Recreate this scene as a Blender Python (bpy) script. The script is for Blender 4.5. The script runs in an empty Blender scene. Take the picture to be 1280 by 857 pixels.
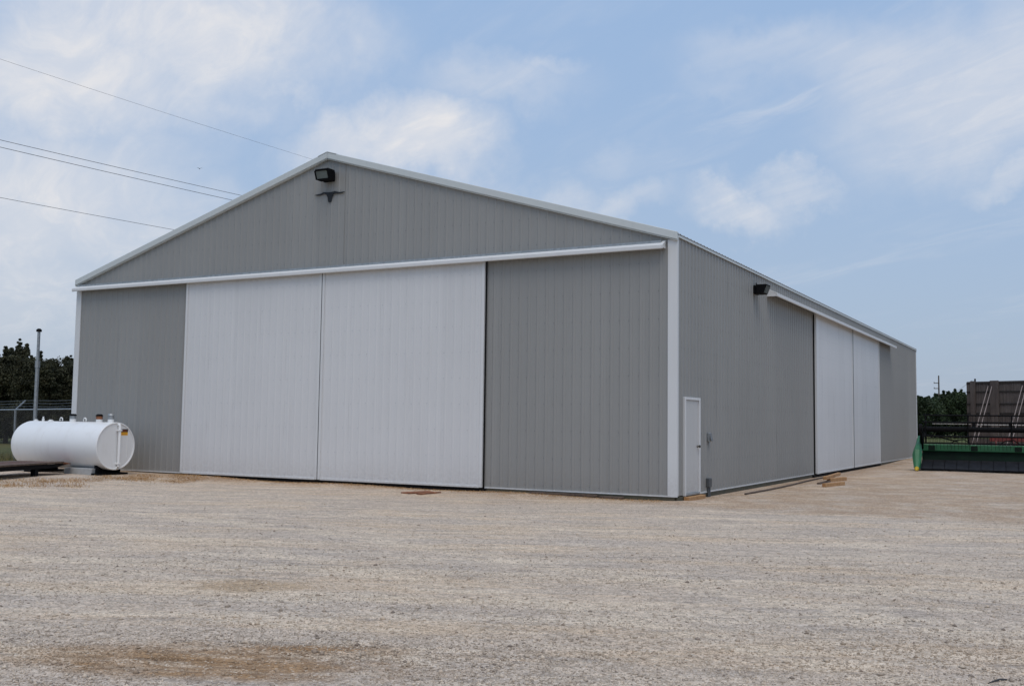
import bpy, math, random
import numpy as np
from mathutils import Vector, Matrix

random.seed(7)
RNG = np.random.default_rng(11)
SC = bpy.context.scene
COL = SC.collection
rad = math.radians

# ------------------------------------------------------------------ camera
F_PX, YAW, PITCH, ROLL = 1290.87, -0.5029, 0.0760, 0.0131     # focal length in pixels of a 1280 wide frame
CAM = np.array([7.4925, -20.8728, 1.5393])


def cam_axes():
    cy, sy, cp, sp = math.cos(YAW), math.sin(YAW), math.cos(PITCH), math.sin(PITCH)
    f = np.array([sy * cp, cy * cp, sp])
    r = np.array([cy, -sy, 0.0])
    u = np.cross(r, f)
    c, s = math.cos(ROLL), math.sin(ROLL)
    return r * c + u * s, -r * s + u * c, f


AX_R, AX_U, AX_F = cam_axes()
cam_data = bpy.data.cameras.new('camera')
cam = bpy.data.objects.new('camera', cam_data)
COL.objects.link(cam)
cam.matrix_world = Matrix(((AX_R[0], AX_U[0], -AX_F[0], CAM[0]), (AX_R[1], AX_U[1], -AX_F[1], CAM[1]),
                           (AX_R[2], AX_U[2], -AX_F[2], CAM[2]), (0, 0, 0, 1)))
cam_data.sensor_width = 36
cam_data.lens = F_PX / 1280 * 36
cam_data.clip_end = 3000
SC.camera = cam

# ------------------------------------------------------------------ light
SUN_EL = rad(66)
SUN_AZ = (0.36, -0.60)                      # towards the sun, seen from above
n_ = math.hypot(*SUN_AZ)
to_sun = Vector((SUN_AZ[0] / n_ * math.cos(SUN_EL), SUN_AZ[1] / n_ * math.cos(SUN_EL), math.sin(SUN_EL)))
sun_data = bpy.data.lights.new('sun', 'SUN')
sun_data.energy = 1.5
sun_data.angle = rad(45)
sun_data.color = (1.0, 0.90, 0.76)
sun = bpy.data.objects.new('sun', sun_data)
COL.objects.link(sun)
sun.rotation_euler = (-to_sun).to_track_quat('-Z', 'Y').to_euler()
sun.location = (0, 0, 40)

SC.view_settings.view_transform = 'Standard'
SC.view_settings.look = 'None'
SC.view_settings.exposure = 0.0
SC.view_settings.gamma = 1.0
SC.view_settings.use_curve_mapping = False


def ray(px, py):
    return AX_F + AX_R * (px - 640) / F_PX - AX_U * (py - 428.5) / F_PX


def on_ground(px, py, z=-0.1):
    d = ray(px, py)
    return CAM + d * ((z - CAM[2]) / d[2])


def on_front(px, py, y=0.0):
    d = ray(px, py)
    return CAM + d * ((y - CAM[1]) / d[1])


def on_side(px, py, x=0.0):
    d = ray(px, py)
    return CAM + d * ((x - CAM[0]) / d[0])


def at_depth(px, py, dep):
    return CAM + ray(px, py) * dep


# ------------------------------------------------------------------ node helper
class NT:
    def __init__(self, tree):
        self.t = tree
        self.n = tree.nodes
        self.l = tree.links

    def node(self, typ, **kw):
        nd = self.n.new(typ)
        for k, v in kw.items():
            if k == 'inp':
                for kk, vv in v.items():
                    if isinstance(vv, bpy.types.NodeSocket):
                        self.l.new(vv, nd.inputs[kk])
                    else:
                        nd.inputs[kk].default_value = vv
            else:
                setattr(nd, k, v)
        return nd

    def math(self, op, a, b=None, c=None, clamp=False):
        nd = self.node('ShaderNodeMath', operation=op, use_clamp=clamp)
        for i, v in enumerate((a, b, c)):
            if v is None:
                continue
            if isinstance(v, bpy.types.NodeSocket):
                self.l.new(v, nd.inputs[i])
            else:
                nd.inputs[i].default_value = v
        return nd.outputs[0]

    def vmath(self, op, a, b=None, out=0):
        nd = self.node('ShaderNodeVectorMath', operation=op)
        for i, v in enumerate((a, b)):
            if v is None:
                continue
            if isinstance(v, bpy.types.NodeSocket):
                self.l.new(v, nd.inputs[i])
            else:
                nd.inputs[i].default_value = v
        return nd.outputs[out]

    def scale(self, vec, s):
        return self.vmath('MULTIPLY', vec, s if not isinstance(s, (int, float)) else (s, s, s))

    def mix(self, fac, a, b, blend='MIX'):
        nd = self.node('ShaderNodeMix', data_type='RGBA', blend_type=blend)
        for i, v in ((0, fac), (6, a), (7, b)):
            if isinstance(v, bpy.types.NodeSocket):
                self.l.new(v, nd.inputs[i])
            else:
                nd.inputs[i].default_value = v if i == 0 else (tuple(v) + (1,))[:4]
        return nd.outputs[2]

    def noise(self, vec, scale, detail=4, rough=0.55, dist=0.0):
        nd = self.node('ShaderNodeTexNoise', inp={'Vector': vec, 'Scale': scale, 'Detail': detail,
                                                   'Roughness': rough, 'Distortion': dist})
        return nd.outputs['Fac'], nd.outputs['Color']

    def ramp(self, v, lo, hi, a=0.0, b=1.0, smooth=True):
        nd = self.node('ShaderNodeMapRange', interpolation_type='SMOOTHSTEP' if smooth else 'LINEAR')
        self.l.new(v, nd.inputs[0])
        for i, x in zip((1, 2, 3, 4), (lo, hi, a, b)):
            nd.inputs[i].default_value = x
        return nd.outputs[0]


# ------------------------------------------------------------------ world
world = bpy.data.worlds.new('World')
SC.world = world
world.use_nodes = True
world.node_tree.nodes.clear()
W = NT(world.node_tree)
sky = W.node('ShaderNodeTexSky', sky_type='NISHITA', sun_disc=False, sun_elevation=SUN_EL,
             sun_rotation=math.atan2(to_sun.x, to_sun.y), altitude=300.0, air_density=1.0, dust_density=1.6,
             ozone_density=1.2)
SKY_K = 0.10
direction = W.node('ShaderNodeTexCoord').outputs['Generated']
sep = W.node('ShaderNodeSeparateXYZ', inp={0: direction})
up = W.math('MAXIMUM', sep.outputs[2], 0.0)
flat = W.node('ShaderNodeCombineXYZ', inp={
    0: W.math('DIVIDE', sep.outputs[0], W.math('ADD', up, 0.16)),
    1: W.math('DIVIDE', sep.outputs[1], W.math('ADD', up, 0.16)), 2: 0.0}).outputs[0]
# thin high cloud everywhere, in streaks
streak = W.vmath('MULTIPLY', W.vmath('ADD', flat, (3.1, 1.7, 0.0)), (1.0, 1.0, 1.0))
rotn = W.node('ShaderNodeVectorRotate', rotation_type='Z_AXIS', inp={'Vector': streak, 'Angle': 0.55})
streak = W.vmath('MULTIPLY', rotn.outputs[0], (0.55, 1.5, 1.0))
warp = W.scale(W.vmath('SUBTRACT', W.noise(streak, 1.6, 3)[1], (0.5, 0.5, 0.5)), 0.9)
nv = W.vmath('ADD', streak, warp)
veil = W.ramp(W.noise(nv, 1.15, 8, 0.62)[0], 0.46, 0.80)
fine = W.ramp(W.noise(nv, 5.5, 7, 0.62)[0], 0.35, 0.75)
# the larger clouds, each around a direction of its own
wob1 = W.scale(W.vmath('SUBTRACT', W.noise(direction, 7.0, 6, 0.62)[1], (0.5, 0.5, 0.5)), 0.15)
wob2 = W.scale(W.vmath('SUBTRACT', W.noise(direction, 2.6, 3, 0.5)[1], (0.5, 0.5, 0.5)), 0.10)
dirw = W.vmath('ADD', W.vmath('ADD', direction, wob1), wob2)
puffs = None
for (px, py, rx, kz, amt, soft) in (
        (540, 165, .085, 1.5, 1.0, .35), (450, 185, .085, 2.0, .85, .15), (395, 175, .05, 2.2, .5, .0),
        (235, 40, .16, 2.0, .95, .15), (60, 75, .13, 1.8, .90, .1), (330, 15, .12, 2.0, .80, .05), (150, 10, .15, 1.7, .85, .1),
        (375, 110, .04, 1.8, .55, .1), (180, 165, .09, 2.2, .4, .0),
        (45, 250, .17, 1.5, .85, .0), (170, 285, .13, 1.8, .62, .0), (30, 360, .16, 1.6, .6, .0), (120, 215, .1, 2.2, .5, .0),
        (935, 245, .056, 2.8, .62, .1), (995, 222, .060, 3.2, .45, .0), (1040, 207, .03, 3.0, .3, .0),
        (1100, 70, .13, 2.2, .55, .0), (1215, 105, .15, 1.9, .70, .0), (1000, 50, .11, 2.8, .40, .0), (1190, 65, .08, 2.6, .45, .0),
        (1255, 215, .06, 2.6, .55, .05), (1120, 130, .09, 3.0, .40, .0), (930, 90, .06, 3.0, .25, .0),
        (620, 80, .11, 3.2, .45, .0), (690, 60, .06, 4.0, .4, .0), (690, 245, .10, 2.6, .50, .0), (795, 238, .06, 2.8, .42, .0),
        (775, 180, .05, 2.4, .25, .0), (560, 290, .12, 2.0, .3, .0)):
    c = ray(px, py)
    c = c / np.linalg.norm(c)
    d = W.vmath('DISTANCE', W.vmath('MULTIPLY', dirw, (1, 1, kz)), (c[0], c[1], c[2] * kz), out=1)
    m = W.ramp(d, rx * soft * .6, rx * 1.28, amt, 0.0)
    puffs = m if puffs is None else W.math('MAXIMUM', puffs, m)
puffs = W.math('MULTIPLY', puffs, W.math('MULTIPLY_ADD', fine, 0.40, 0.66), clamp=True)
cloud = W.math('MAXIMUM', W.math('MULTIPLY', veil, W.math('MULTIPLY_ADD', fine, 0.46, 0.06)), puffs)
# summer haze of the lower air
hazeband = W.math('POWER', W.math('SUBTRACT', 1.0, up, clamp=True), 3.0)
base = W.mix(0.50, sky.outputs[0], (4.9, 7.5, 11.5))
base = W.mix(W.math('MULTIPLY', hazeband, 0.80), base, (3.8, 4.3, 5.1))
out_col = W.mix(W.math('MINIMUM', cloud, 0.95), base, (8.1, 8.0, 8.1))
bg = W.node('ShaderNodeBackground', inp={'Color': out_col, 'Strength': SKY_K})
W.l.new(bg.outputs[0], W.node('ShaderNodeOutputWorld').inputs[0])


# ------------------------------------------------------------------ materials
def material(name):
    m = bpy.data.materials.new(name)
    m.use_nodes = True
    m.node_tree.nodes.clear()
    t = NT(m.node_tree)
    t.p = t.node('ShaderNodeBsdfPrincipled')
    t.out = t.node('ShaderNodeOutputMaterial', inp={0: t.p.outputs[0]})
    t.pos = t.node('ShaderNodeNewGeometry').outputs['Position']
    m_nt[name] = m
    return m, t


m_nt = {}


def setp(t, **kw):
    for k, v in kw.items():
        k = k.replace('_', ' ')
        if isinstance(v, bpy.types.NodeSocket):
            t.l.new(v, t.p.inputs[k])
        else:
            t.p.inputs[k].default_value = v if not isinstance(v, tuple) else (v + (1,))[:4]


def bump(t, h, strength, dist):
    nd = t.node('ShaderNodeBump', inp={'Height': h, 'Strength': strength, 'Distance': dist})
    t.l.new(nd.outputs[0], t.p.inputs['Normal'])


def simple(name, col, rough=0.6, metal=0.0, vary=0.25, scale=6.0, col2=None, bumpd=0.0, spec=0.5):
    m, t = material(name)
    f, _ = t.noise(t.pos, scale, 5, 0.6)
    f = t.ramp(f, 0.3, 0.7)
    c2 = col2 or tuple(c * (1 - vary) for c in col)
    setp(t, Base_Color=t.mix(f, col, c2), Roughness=rough, Metallic=metal, Specular_IOR_Level=spec)
    if bumpd:
        bump(t, t.noise(t.pos, scale * 6, 5)[0], 0.6, bumpd)
    return m


def painted_steel(name, col, dirt_amt=0.5, rough=0.45):
    m, t = material(name)
    sp = t.node('ShaderNodeSeparateXYZ', inp={0: t.pos})
    z = sp.outputs[2]
    big, _ = t.noise(t.pos, 0.5, 3)
    fine_, _ = t.noise(t.pos, 14, 4)
    run = t.noise(t.vmath('MULTIPLY', t.pos, (6, 6, 0.25)), 1.0, 4)[0]
    rnd = t.node('ShaderNodeObjectInfo').outputs['Random']
    v = t.math('MULTIPLY_ADD', big, 0.10, 0.90)
    v = t.math('ADD', v, t.math('MULTIPLY', t.math('SUBTRACT', rnd, 0.5), 0.045))
    c = t.mix(1.0, col, t.node('ShaderNodeCombineXYZ', inp={0: v, 1: v, 2: v}).outputs[0], 'MULTIPLY')
    splash = t.math('MULTIPLY', t.ramp(z, 0.0, 0.75, 1.0, 0.0), t.ramp(fine_, 0.25, 0.75))
    c = t.mix(t.math('MULTIPLY', splash, 0.38 * dirt_amt), c, (0.22, 0.17, 0.12))
    c = t.mix(t.math('MULTIPLY', t.ramp(run, 0.5, 0.8), 0.16 * dirt_amt), c, (0.17, 0.16, 0.15))
    setp(t, Base_Color=c, Roughness=t.math('MULTIPLY_ADD', fine_, 0.15, rough - 0.07), Specular_IOR_Level=0.35)
    bump(t, t.noise(t.pos, 1.6, 2)[0], 0.15, 0.01)
    return m


GREY = painted_steel('grey_siding_paint', (0.301, 0.296, 0.282))
WHITE = painted_steel('white_siding_paint', (0.675, 0.668, 0.662), 0.45)
TRIM = painted_steel('white_trim_paint', (0.69, 0.69, 0.685), 0.5)
ROOFM = painted_steel('galvanised_roof_sheet', (0.42, 0.43, 0.43))
RAKE = painted_steel('pale_grey_trim_paint', (0.60, 0.63, 0.62), 0.4)
DOORM = painted_steel('entry_door_paint', (0.56, 0.55, 0.53), 0.6)
SKIRT = simple('treated_timber', (0.055, 0.055, 0.035), 0.85, 0, col2=(0.09, 0.075, 0.05), scale=5, bumpd=0.01)
BLACK = simple('black_enamel', (0.005, 0.005, 0.006), 0.75, scale=9, spec=.12)
DARKIRON = simple('dark_iron', (0.009, 0.009, 0.010), 0.8, 0.0, scale=7, spec=.12)
ZINC = simple('shaded_zinc_wire', (0.12, 0.125, 0.13), 0.6, 0.3, scale=12)  # galvanised mesh wire, its colour darkened to stand for shade
GALV = simple('galvanised_steel', (0.40, 0.42, 0.43), 0.45, 0.6, scale=12)
SCREW = simple('screw_head_paint', (0.19, 0.195, 0.20), 0.5)
SCREWW = simple('white_screw_head_paint', (0.52, 0.54, 0.56), 0.5)
LENS = simple('lamp_glass', (0.15, 0.17, 0.165), 0.12, scale=5)
EMBLEM = simple('dark_sheet_iron', (0.012, 0.013, 0.016), 0.7)
SEAL = simple('rubber_seal', (0.06, 0.06, 0.065), 0.7)
BRASS = simple('knob_metal', (0.12, 0.11, 0.10), 0.35, 0.8)
WOOD = simple('fresh_lumber', (0.46, 0.27, 0.12), 0.8, col2=(0.34, 0.17, 0.07), scale=12, bumpd=0.004)
WOODOLD = simple('old_lumber', (0.13, 0.09, 0.065), 0.85, col2=(0.065, 0.045, 0.035), scale=10, bumpd=0.004)
RUST = simple('rusty_plate', (0.30, 0.115, 0.05), 0.9, col2=(0.15, 0.06, 0.03), scale=9, bumpd=0.004)
DECKR = simple('rust_stained_plank', (0.14, 0.062, 0.045), 0.9, col2=(0.085, 0.045, 0.035), scale=6, bumpd=0.004)
CONC = simple('concrete', (0.46, 0.46, 0.45), 0.85, col2=(0.33, 0.33, 0.32), scale=3, bumpd=0.004)
GREEN = simple('green_implement_paint', (0.026, 0.165, 0.068), 0.5, col2=(0.020, 0.12, 0.050), scale=2.5)
GREEND = simple('shaded_green_paint', (0.010, 0.028, 0.017), 0.8, col2=(0.009, 0.018, 0.013), scale=3, spec=.2)  # darker copy of the green: shade below the top beam put into the colour
BELT = simple('rubber_belt', (0.026, 0.027, 0.033), 0.75, col2=(0.015, 0.015, 0.018), scale=4, spec=.25)
YELLOW = simple('yellow_plastic', (0.62, 0.42, 0.02), 0.45)
REDM = simple('red_implement_paint', (0.17, 0.025, 0.018), 0.6, col2=(0.11, 0.02, 0.016), scale=3)
PALEPIPE = simple('pale_pipe_paint', (0.50, 0.46, 0.42), 0.6, vary=0.3)
WIREM = simple('weathered_wire', (0.06, 0.06, 0.065), 0.6)
PROPM = simple('primed_steel_pipe', (0.34, 0.28, 0.26), 0.7, vary=0.3)
BARK = simple('bark', (0.055, 0.042, 0.03), 0.9, scale=9)
POLEW = simple('weathered_pole_timber', (0.14, 0.11, 0.085), 0.9, scale=8)
INSUL = simple('porcelain', (0.35, 0.33, 0.30), 0.3)

m, t = material('tank_paint')
z = t.node('ShaderNodeSeparateXYZ', inp={0: t.pos}).outputs[2]
dn = t.noise(t.vmath('MULTIPLY', t.pos, (3, 3, 0.8)), 1.5, 6, 0.65)[0]
c = t.mix(t.math('MULTIPLY', t.ramp(dn, 0.50, 0.80), 0.16), (0.80, 0.80, 0.79), (0.42, 0.37, 0.30))
setp(t, Base_Color=c, Roughness=0.38)
bump(t, t.noise(t.pos, 1.2, 2)[0], 0.12, 0.01)
TANK = m

m, t = material('warning_sticker')
tc = t.node('ShaderNodeTexCoord').outputs['Generated']
s = t.node('ShaderNodeSeparateXYZ', inp={0: tc})
c = t.mix(t.math('GREATER_THAN', s.outputs[2], 0.5), (0.80, 0.40, 0.02), (0.025, 0.014, 0.01))
bar = t.math('MULTIPLY', t.math('GREATER_THAN', s.outputs[2], 0.68), t.math('LESS_THAN', s.outputs[2], 0.80))
bar = t.math('MULTIPLY', bar, t.math('MULTIPLY', t.math('GREATER_THAN', s.outputs[1], 0.12), t.math('LESS_THAN', s.outputs[1], 0.85)))
c = t.mix(t.math('MULTIPLY', bar, 0.55), c, (0.55, 0.10, 0.02))
bar2 = t.math('MULTIPLY', t.math('LESS_THAN', t.math('ABSOLUTE', t.math('SUBTRACT', s.outputs[2], 0.26)), 0.05),
              t.math('LESS_THAN', t.math('ABSOLUTE', t.math('SUBTRACT', s.outputs[1], 0.5)), 0.36))
c = t.mix(t.math('MULTIPLY', bar2, 0.7), c, (0.35, 0.06, 0.01))
setp(t, Base_Color=c, Roughness=0.5)
STICKER = m

m, t = material('weathered_boards')
g1 = t.noise(t.vmath('MULTIPLY', t.pos, (22, 22, 0.7)), 1.0, 5, 0.65)[0]
g2 = t.noise(t.pos, 0.9, 4)[0]
rnd = t.node('ShaderNodeObjectInfo').outputs['Random']
c = t.mix(t.ramp(g1, 0.3, 0.7), (0.065, 0.052, 0.046), (0.165, 0.138, 0.122))
c = t.mix(t.math('MULTIPLY', t.ramp(g2, 0.4, 0.7), 0.5), c, (0.032, 0.024, 0.022))
c = t.mix(t.math('MULTIPLY', rnd, 0.35), c, (0.07, 0.052, 0.045))
setp(t, Base_Color=c, Roughness=0.9)
bump(t, g1, 0.5, 0.01)
BOARDS = m
RAILW = simple('dark_timber', (0.03, 0.025, 0.022), 0.9, scale=6)  # very dark timber for the horizontal rails of the timber wall


def leaf_material(name, a, b):
    m, t = material(name)
    at = t.node('ShaderNodeAttribute', attribute_name='tone')
    c = t.mix(at.outputs['Fac'], a, b)
    setp(t, Base_Color=c, Roughness=0.6, Specular_IOR_Level=0.25)
    tr = t.node('ShaderNodeBsdfTranslucent', inp={'Color': c})
    mx = t.node('ShaderNodeMixShader', inp={0: 0.22, 1: t.p.outputs[0], 2: tr.outputs[0]})
    t.l.new(mx.outputs[0], t.out.inputs[0])
    return m


LEAFD = leaf_material('dark_evergreen_leaf', (0.018, 0.021, 0.012), (0.092, 0.088, 0.045))
LEAFG = leaf_material('broad_leaf', (0.016, 0.026, 0.013), (0.060, 0.085, 0.034))
STRAW = leaf_material('dry_straw', (0.30, 0.15, 0.05), (0.54, 0.35, 0.17))
GRASSL = leaf_material('rank_grass', (0.05, 0.06, 0.018), (0.20, 0.16, 0.06))

# gravel yard
TRACK = (AX_R[0] * 0.97 - AX_F[0] * 0.10, AX_R[1] * 0.97 - AX_F[1] * 0.10)
track_angle = math.atan2(TRACK[1], TRACK[0])
BROWN = on_ground(262, 824)
BROWN_B = on_ground(405, 812)
BROWN2 = on_ground(312, 731)


def gravel_tint(t, pos):
    """large-scale colour of the yard: 0..1 masks shared by sheet and stones"""
    rn = t.node('ShaderNodeVectorRotate', rotation_type='Z_AXIS', inp={'Vector': pos, 'Angle': -track_angle}).outputs[0]
    st = t.vmath('MULTIPLY', rn, (0.16, 0.95, 1.0))
    w = t.scale(t.vmath('SUBTRACT', t.noise(st, 1.1, 3)[1], (0.5, 0.5, 0.5)), 0.8)
    st = t.vmath('ADD', st, w)
    n1 = t.noise(st, 1.0, 6, 0.62)[0]
    n2 = t.noise(t.vmath('ADD', st, (17.0, 5.0, 0)), 1.7, 6, 0.65)[0]
    n3 = t.noise(pos, 0.55, 5, 0.6)[0]
    tan = t.ramp(n1, 0.46, 0.60)
    pale = t.ramp(n2, 0.50, 0.66)
    grey = t.ramp(n3, 0.42, 0.68)
    return rn, tan, pale, grey


def ellipse_mask(t, rn, centre, rx, ry, wob):
    ca, sa = math.cos(-track_angle), math.sin(-track_angle)
    c = (centre[0] * ca - centre[1] * sa, centre[0] * sa + centre[1] * ca, 0)
    v = t.vmath('MULTIPLY', t.vmath('SUBTRACT', rn, c), (1 / rx, 1 / ry, 0))
    v = t.vmath('ADD', v, t.scale(t.vmath('SUBTRACT', wob, (0.5, 0.5, 0.5)), 1.5))
    v = t.vmath('MULTIPLY', v, (1, 1, 0))
    return t.ramp(t.vmath('LENGTH', v, out=1), 0.35, 1.0, 1.0, 0.0)


m, t = material('crushed_gravel')
rn, tan, pale, grey = gravel_tint(t, t.pos)
wob = t.noise(t.pos, 2.2, 6, 0.7)[1]
v1 = t.node('ShaderNodeTexVoronoi', inp={'Vector': t.pos, 'Scale': 55.0})
v2 = t.node('ShaderNodeTexVoronoi', inp={'Vector': t.pos, 'Scale': 120.0})
v3 = t.node('ShaderNodeTexVoronoi', inp={'Vector': t.pos, 'Scale': 20.0})
r1 = t.node('ShaderNodeSeparateXYZ', inp={0: v1.outputs['Color']}).outputs[0]
r2 = t.node('ShaderNodeSeparateXYZ', inp={0: v2.outputs['Color']}).outputs[1]
r3 = t.node('ShaderNodeSeparateXYZ', inp={0: v3.outputs['Color']}).outputs[0]
fst = t.vmath('MULTIPLY', rn, (1.1, 6.0, 1.0))
fst = t.vmath('ADD', fst, t.scale(t.vmath('SUBTRACT', t.noise(t.pos, 1.3, 4, 0.6)[1], (0.5, 0.5, 0.5)), 2.2))
m1 = t.noise(fst, 0.8, 7, 0.68)[0]
m2 = t.noise(t.vmath('ADD', fst, (31.0, 9.0, 0.0)), 0.55, 6, 0.65)[0]
c = t.mix(tan, (0.53, 0.455, 0.385), (0.585, 0.475, 0.365))
c = t.mix(t.math('MULTIPLY', grey, 0.55), c, (0.47, 0.42, 0.38))
c = t.mix(t.math('MULTIPLY', pale, 0.5), c, (0.70, 0.605, 0.49))
c = t.mix(t.math('MULTIPLY', t.ramp(m1, 0.50, 0.64), 0.58), c, (0.32, 0.285, 0.26))
c = t.mix(t.math('MULTIPLY', t.ramp(m2, 0.51, 0.64), 0.60), c, (0.70, 0.61, 0.50))
# faint wheel tracks sweeping across the yard
for (cx_, cy_, rr_) in ((-14.0, -62.0, 52.5), (-14.0, -62.0, 54.3), (22.0, -70.0, 60.5), (22.0, -70.0, 62.3), (30.0, 34.0, 26.5), (30.0, 34.0, 28.3)):
    dd = t.vmath('DISTANCE', t.vmath('MULTIPLY', t.pos, (1, 1, 0)), (cx_, cy_, 0), out=1)
    off_ = t.math('ABSOLUTE', t.math('ADD', t.math('SUBTRACT', dd, rr_), t.math('MULTIPLY', t.math('SUBTRACT', m2, 0.5), 0.5)))
    tm = t.math('MULTIPLY', t.ramp(off_, 0.12, 0.34, 1.0, 0.0), t.ramp(m1, 0.62, 0.42))
    c = t.mix(t.math('MULTIPLY', tm, 0.60), c, (0.66, 0.57, 0.46))
b1 = ellipse_mask(t, rn, BROWN, 1.75, 0.66, wob)
b1b = ellipse_mask(t, rn, BROWN_B, 0.9, 0.24, wob)
b2 = ellipse_mask(t, rn, BROWN2, 0.85, 0.50, wob)
bb = t.math('MAXIMUM', b1, b1b)
c = t.mix(t.math('MULTIPLY', t.math('MULTIPLY', bb, t.ramp(m2, 0.64, 0.44, 0.45, 1.0)), 0.92), c, (0.33, 0.205, 0.105))
wet = t.math('MULTIPLY', t.math('POWER', bb, 1.3), t.ramp(t.noise(t.vmath('MULTIPLY', rn, (1.6, 5, 1)), 1.4, 7, 0.7)[0], 0.48, 0.68))
c = t.mix(t.math('MULTIPLY', wet, 0.75), c, (0.12, 0.073, 0.04))
c = t.mix(t.math('MULTIPLY', b2, 0.60), c, (0.40, 0.29, 0.18))
# bare dirt drawn along the foot of the walls
sxy = t.node('ShaderNodeSeparateXYZ', inp={0: t.pos})
dn_ = t.noise(t.pos, 0.9, 6, 0.68)[0]
dside = t.math('MULTIPLY', t.ramp(sxy.outputs[0], 0.1, 3.0, 1.0, 0.0), t.ramp(sxy.outputs[1], -5.0, 8.0))
dfront = t.ramp(sxy.outputs[1], -1.8, -0.5)
dfront = t.math('MULTIPLY', dfront, t.ramp(sxy.outputs[0], -3.0, -15.0, 0.8, 1.0))
dm = t.math('MULTIPLY', t.math('MAXIMUM', dside, dfront), t.ramp(dn_, 0.30, 0.62))
c = t.mix(t.math('MULTIPLY', dm, 0.78), c, (0.37, 0.255, 0.165))
# single stones: light and dark
grain = t.math('ADD', t.math('MULTIPLY', r1, 0.50), t.math('ADD', t.math('MULTIPLY', r2, 0.36), t.math('MULTIPLY', r3, 0.34)))
grain = t.math('ADD', grain, 0.42)
c = t.mix(1.0, c, t.node('ShaderNodeCombineXYZ', inp={0: grain, 1: grain, 2: grain}).outputs[0], 'MULTIPLY')
dk = t.ramp(t.noise(t.vmath('MULTIPLY', rn, (5, 9, 7)), 1.0, 7, 0.78)[0], 0.58, 0.72)
c = t.mix(t.math('MULTIPLY', dk, 0.50), c, (0.15, 0.125, 0.105))
lk = t.math('GREATER_THAN', r1, 0.93)
c = t.mix(t.math('MULTIPLY', lk, 0.5), c, (0.68, 0.64, 0.58))
c = t.mix(1.0, c, (1.01, 0.952, 0.885), 'MULTIPLY')
setp(t, Base_Color=c, Roughness=0.95, Specular_IOR_Level=0.15)
h = t.math('ADD', t.math('MULTIPLY', v1.outputs['Distance'], -0.9), t.math('MULTIPLY', v2.outputs['Distance'], -0.5))
h = t.math('ADD', h, t.math('MULTIPLY', t.noise(t.pos, 5.0, 6, 0.7)[0], 1.6))
bump(t, h, 0.65, 0.016)
GRAVEL = m

m, t = material('loose_stone')
rn, tan, pale, grey = gravel_tint(t, t.pos)
wob = t.noise(t.pos, 2.2, 6, 0.7)[1]
at = t.node('ShaderNodeAttribute', attribute_name='tone').outputs['Fac']
c = t.mix(at, (0.23, 0.195, 0.170), (0.66, 0.575, 0.485))
c = t.mix(t.math('MULTIPLY', tan, 0.45), c, (0.44, 0.35, 0.26))
bb = ellipse_mask(t, rn, BROWN, 1.75, 0.66, wob)
c = t.mix(t.math('MULTIPLY', bb, 0.75), c, (0.30, 0.20, 0.12))
c = t.mix(1.0, c, (1.01, 0.955, 0.88), 'MULTIPLY')
setp(t, Base_Color=c, Roughness=0.9, Specular_IOR_Level=0.2)
STONE = m

m, t = material('field_grass')
n1 = t.noise(t.pos, 0.12, 5)[0]
n2 = t.noise(t.pos, 6, 5, 0.7)[0]
c = t.mix(t.ramp(n1, 0.35, 0.65), (0.055, 0.085, 0.025), (0.14, 0.125, 0.05))
c = t.mix(t.math('MULTIPLY', t.ramp(n2, 0.35, 0.7), 0.5), c, (0.04, 0.05, 0.018))
setp(t, Base_Color=c, Roughness=0.95, Specular_IOR_Level=0.1)
bump(t, n2, 0.8, 0.06)
FIELD = m


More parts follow.
